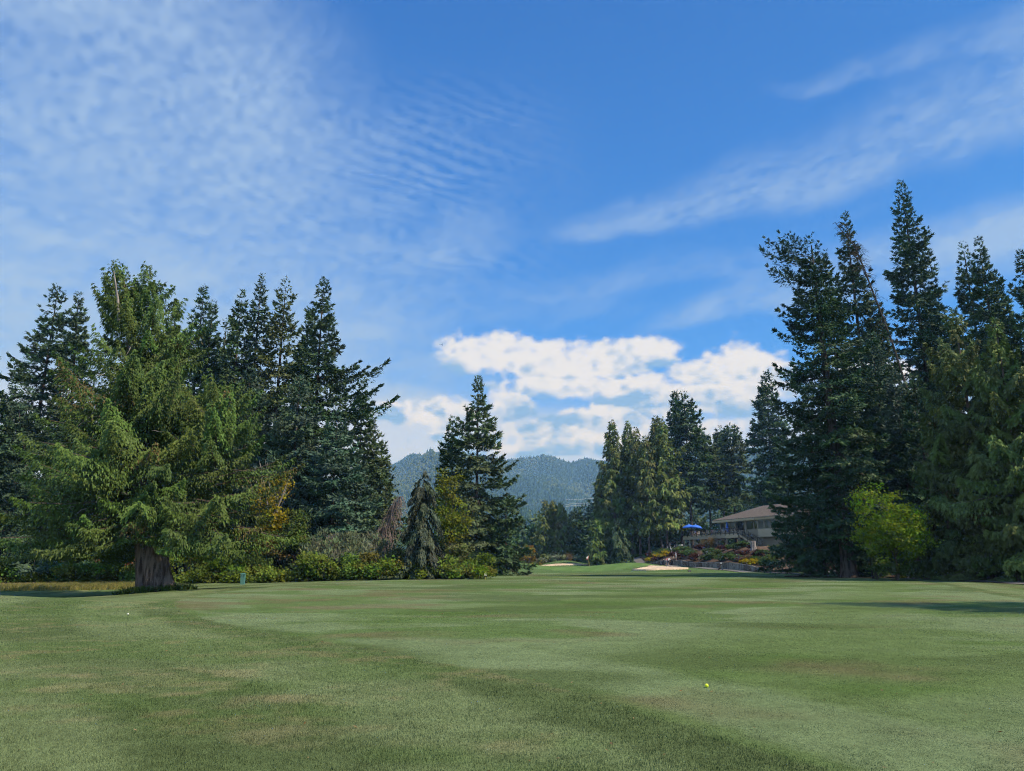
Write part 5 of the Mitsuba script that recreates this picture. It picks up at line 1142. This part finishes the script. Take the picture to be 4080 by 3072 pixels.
stump(38.8, 148.0, .55, 1.3, 'silvery fluted tree stump among the shrubs in mid bank', 3, True)
stump(44.5, 138.0, .48, 1.5, 'tall grey squared stump near the foot of the stair', 6)
stump(32.5, 177.0, .5, 1.1, 'small dark stump among the cedar trunks left of the bank', 9)

def post(name, x, y, h, r, bsdf, label, cat, lean=(0, 0), z=None):
    g = gz(x, y) if z is None else z
    single(name, MB().tube([(x, y, g - .1), (x + lean[0] * .5, y + lean[1] * .5, g + h * .5), (x + lean[0], y + lean[1], g + h)], r, 6).get(), bsdf, label, cat)
post('marker_stake', 37.45, 150.5, 1.0, .055, 'mat_white_paint', 'white marker stake behind the middle of the wall', 'stake')
post('marker_stake', 40.6, 135.6, 1.0, .055, 'mat_white_paint', 'white marker stake behind the wall, right of the middle one', 'stake')
post('marker_stake', 38.0, 108.6, 1.25, .04, 'mat_pole_green', 'thin pale green stake past the right end of the wall', 'stake')
post('wooden_pole', 34.9, 162.6, 2.3, .07, 'mat_white_paint', 'pale pole leaning on the wall above the two golfers', 'pole', (-.45, .3))

# ------------------------------------------------------------------ on the course
def sphere(r, sub=3): return trimesh.creation.icosphere(subdivisions=sub, radius=r)
def dimpled(r):
    m_ = trimesh.creation.icosphere(subdivisions=4, radius=1.0); v = np.array(m_.vertices)
    c = np.array(trimesh.creation.icosphere(subdivisions=2).vertices); d_ = np.min(np.linalg.norm(v[:, None] - c[None], axis=2), axis=1)
    return v * (r * (1 - .012 * sst(.10, .04, d_)))[:, None], m_.faces
bx, by = 2.50, 10.03
v, f = dimpled(.0235); single('golf_ball', (v + [bx, by, gz(bx, by) + .022 + .006], f), 'mat_ball_yellow', 'bright yellow golf ball lying on the near fairway', 'golf ball', smooth=True)
bx, by = -11.15, 22.2
single('golf_ball', (np.array(sphere(.0235).vertices) + [bx, by, gz(bx, by) + .05], sphere(.0235).faces), 'mat_ball_white', 'white golf ball in the rough at the left', 'golf ball', smooth=True)

k = thing('flagstick', 'yellow flagstick with red and white flag on the green', 'flag'); x, y = 15.9, 155.5; g = gz(x, y)
part(k, 'pole', MB().tube([(x, y, g - .1), (x, y, g + 2.25)], .028, 6).get(), 'mat_gold_pole')
mb = MB(); q = np.array([[-.02, 2.22], [-.18, 2.16], [-.36, 2.0], [-.52, 1.86], [-.46, 1.58], [-.34, 1.50], [-.2, 1.62], [-.02, 1.74]])
tri_ = trimesh.creation.triangulate_polygon(Polygon(q), engine='earcut'); vv = np.column_stack([tri_[0][:, 0], .05 * np.sin(tri_[0][:, 0] * 14), tri_[0][:, 1]]) + [x, y, g]
part(k, 'flag', (vv, tri_[1]), 'mat_white_paint', label='white flag hanging limp')
part(k, 'flag_tip', MB().box(x - .50, x - .30, y - .03, y + .05, g + 1.40, g + 1.60).box(x - .14, x + .0, y - .04, y + .04, g + 1.70, g + 2.1).get(), 'mat_flag_red', label='red part of the flag')

k = thing('distance_sign', 'small white sign on a yellow post at the bramble corner', 'sign'); x, y = -2.15, 61.2; g = gz(x, y)
part(k, 'post', MB().tube([(x, y, g - .1), (x, y, g + .30)], .022, 6).get(), 'mat_gold_pole')
part(k, 'panel', MB().box(x - .09, x + .09, y - .012, y + .012, g + .28, g + .55).get(), 'mat_white_paint')
part(k, 'frame', MB().box(x - .105, x + .115, y + .013, y + .03, g + .22, g + .56).get(), 'mat_navy_cloth')

k = thing('utility_pedestal', 'teal green utility pedestal at the wood edge', 'utility box'); x, y = -19.0, 53.4; g = gz(x, y); M = place(x, y, g, .15)
part(k, 'body', MB().man(m3.Manifold.hull_points([[sx * a, sy * b, c] for sx in (-1, 1) for sy in (-1, 1) for a, b, c in ((.135, .13, -.05), (.15, .14, .70))])).get(M), 'mat_box_green')
part(k, 'cap', MB().box(-.17, .17, -.16, .16, .70, .74).man(m3.Manifold.hull_points([[sx * a, sy * a, c] for sx in (-1, 1) for sy in (-1, 1) for a, c in ((.13, .741), (.08, .785))])).get(M), 'mat_box_green')
for a in (-.075, .06): part(k, 'vent', MB().box(a - .03, a + .035, -.147, -.13, .58, .65).get(M), 'mat_box_dark')
part(k, 'label_plate', MB().box(-.09, .09, -.147, -.13, .50, .55).get(M), 'mat_box_dark')

def push_cart(x, y, rot, label, bag_label, top='mat_white_cloth'):
    g = gz(x, y); M = place(x, y, g, rot)
    k = thing('golf_push_cart', label, 'golf trolley')
    part(k, 'frame', MB().tube([(0, .55, .16), (0, .05, .35), (0, -.35, 1.0)], .022, 6).tube([(-.36, 0, .15), (0, .05, .38), (.36, 0, .15)], .018, 6).get(M), 'mat_black_metal')
    part(k, 'handle', MB().tube([(-.16, -.38, 1.03), (.16, -.38, 1.03)], .022, 6).get(M), 'mat_black_metal')
    for a, b, r_ in ((-.37, 0, .15), (.37, 0, .15), (0, .58, .13)): part(k, 'wheel', MB().tube([(a - .025, b, r_), (a + .025, b, r_)], r_, 14).get(M), 'mat_tyre')
    k = thing('golf_bag', bag_label, 'golf bag')
    part(k, 'bag', MB().tube([(0, .28, .28), (0, .16, .52), (0, -.02, .88), (0, -.10, 1.05)], [.13, .16, .15, .14], 12).get(M), 'mat_black_cloth', True)
    part(k, 'pocket', MB().box(-.10, .10, .26, .38, .42, .72).get(M), 'mat_navy_cloth')
    mb = MB()
    for i in range(7):
        a = i * .9; mb.tube([(.07 * math.cos(a), -.10 + .07 * math.sin(a), 1.0), (.10 * math.cos(a), -.16 + .09 * math.sin(a), 1.20 + .04 * (i % 3))], [.012, .035], 6)
    part(k, 'club_heads', mb.get(M), top)
push_cart(35.15, 127, 2.2, 'golf push cart standing alone on grass before the wall', 'black golf bag on the lone push cart before the wall')
push_cart(31.9, 158.6, 1.2, 'golf push cart left of the bending golfer', 'dark golf bag on the push cart left of the bending golfer')
push_cart(33.5, 158.3, -1.9, 'golf push cart between the two golfers', 'dark golf bag on the push cart between the two golfers')
person(32.75, 157.6, gz(32.75, 157.6), -1.0, 'bend', 'white_cloth', 'navy_cloth', None, 'golfer in white shirt and dark shorts bending over a bag')
person(32.45, 158.4, gz(32.45, 158.4), -1.3, 'bend', 'pink_cloth', 'grey_cloth', None, 'golfer in pinkish top half hidden behind the bending one')
person(34.45, 157.8, gz(34.45, 157.8), 1.6, 'reach', 'white_cloth', 'grey_cloth', 'grey_cloth', 'golfer in white shirt and grey shorts holding a push cart handle')
person(11.75, 185.5, gz(11.75, 185.5), .6, 'stand', 'white_cloth', 'navy_cloth', 'white_cloth', 'lone person in white far behind the back bunker')
person(52.7, 148.5, gz(52.7, 148.5), 2.8, 'walk', 'white_cloth', 'grey_cloth', 'white_cloth', 'person in white walking past the clubhouse lower windows')
x, y = 28.1, 119.5; g = gz(x, y)
k = thing('tee_marker', 'small dark plaque lying on the grass edge before the wall', 'plaque')
part(k, 'plate', MB().box(x - .26, x + .26, y - .03, y + .03, g - .02, g + .26).get(), 'mat_soil_plate')
mb = MB()
for i in range(4): mb.box(x - .17 + i * .09, x - .11 + i * .09, y - .042, y - .031, g + .10, g + .17)
part(k, 'lettering', mb.get(), 'mat_grey_cloth')

# helicopter far off over the hills
k = thing('helicopter', 'tiny dark helicopter high in the sky above the lone open fir', 'helicopter')
hx_, hy_, hz_ = -159.0, 1600.0, 478.0; M = place(hx_, hy_, hz_, -1.45)
part(k, 'fuselage', MB().man(m3.Manifold.sphere(1, 24).scale([.85, 1.7, .95])).get(M), 'mat_heli_dark', True)
part(k, 'tail_boom', MB().tube([(0, -1.2, .25), (0, -6.6, .55)], [.35, .15], 8).get(M), 'mat_heli_dark')
part(k, 'tail_fin', MB().box(-.06, .06, -6.9, -6.2, .2, 1.5).get(M), 'mat_heli_dark')
part(k, 'mast', MB().tube([(0, 0, .8), (0, 0, 1.7)], .15, 6).get(M), 'mat_heli_dark')
for a in (2.0, 5.1): part(k, 'rotor_blade', MB().add(*xf(MB().box(-.22, .22, 0, 4.6, 1.66, 1.74).get(), place(0, 0, 0, a))).get(M), 'mat_heli_dark')
for a in (-.8, .8): part(k, 'skid', MB().tube([(a, -1.2, -1.25), (a, 1.3, -1.25)], .06, 5).tube([(a * .6, -.5, -.7), (a, -.5, -1.25)], .05, 5).tube([(a * .6, .6, -.7), (a, .6, -1.25)], .05, 5).get(M), 'mat_heli_dark')

# far power line across the foot of the hills
k = thing('power_line', 'pale sagging wires crossing in front of the lower hillside', 'power line')
for dz in (0, 2.2, 7.0):
    pts = [(60 + 160 * t, 830 + 80 * t, 60 + dz + 26 * t - 14 * t * (1 - t)) for t in np.linspace(0, 1, 14)]
    part(k, 'wire', MB().tube(pts, .10, 4).get(), 'mat_white_paint')

# ------------------------------------------------------------------ the hazy summer air
scene['haze_air'] = {'type': 'homogeneous', 'albedo': {'type': 'rgb', 'value': [.93, .95, .97]}, 'sigma_t': {'type': 'rgb', 'value': [.00006, .000115, .00021]}}
scene['haze'] = {'type': 'cube', 'bsdf': {'type': 'null'}, 'interior': {'type': 'ref', 'id': 'haze_air'}, 'to_world': TF().translate([0, 1700, 255]).scale([4200, 2450, 265])}
labels['haze'] = {'label': 'thin bluish air', 'kind': 'stuff'}

TRI = sum(len(m[1]) for m in meshkit.WRITTEN.values())
print('triangles', TRI)
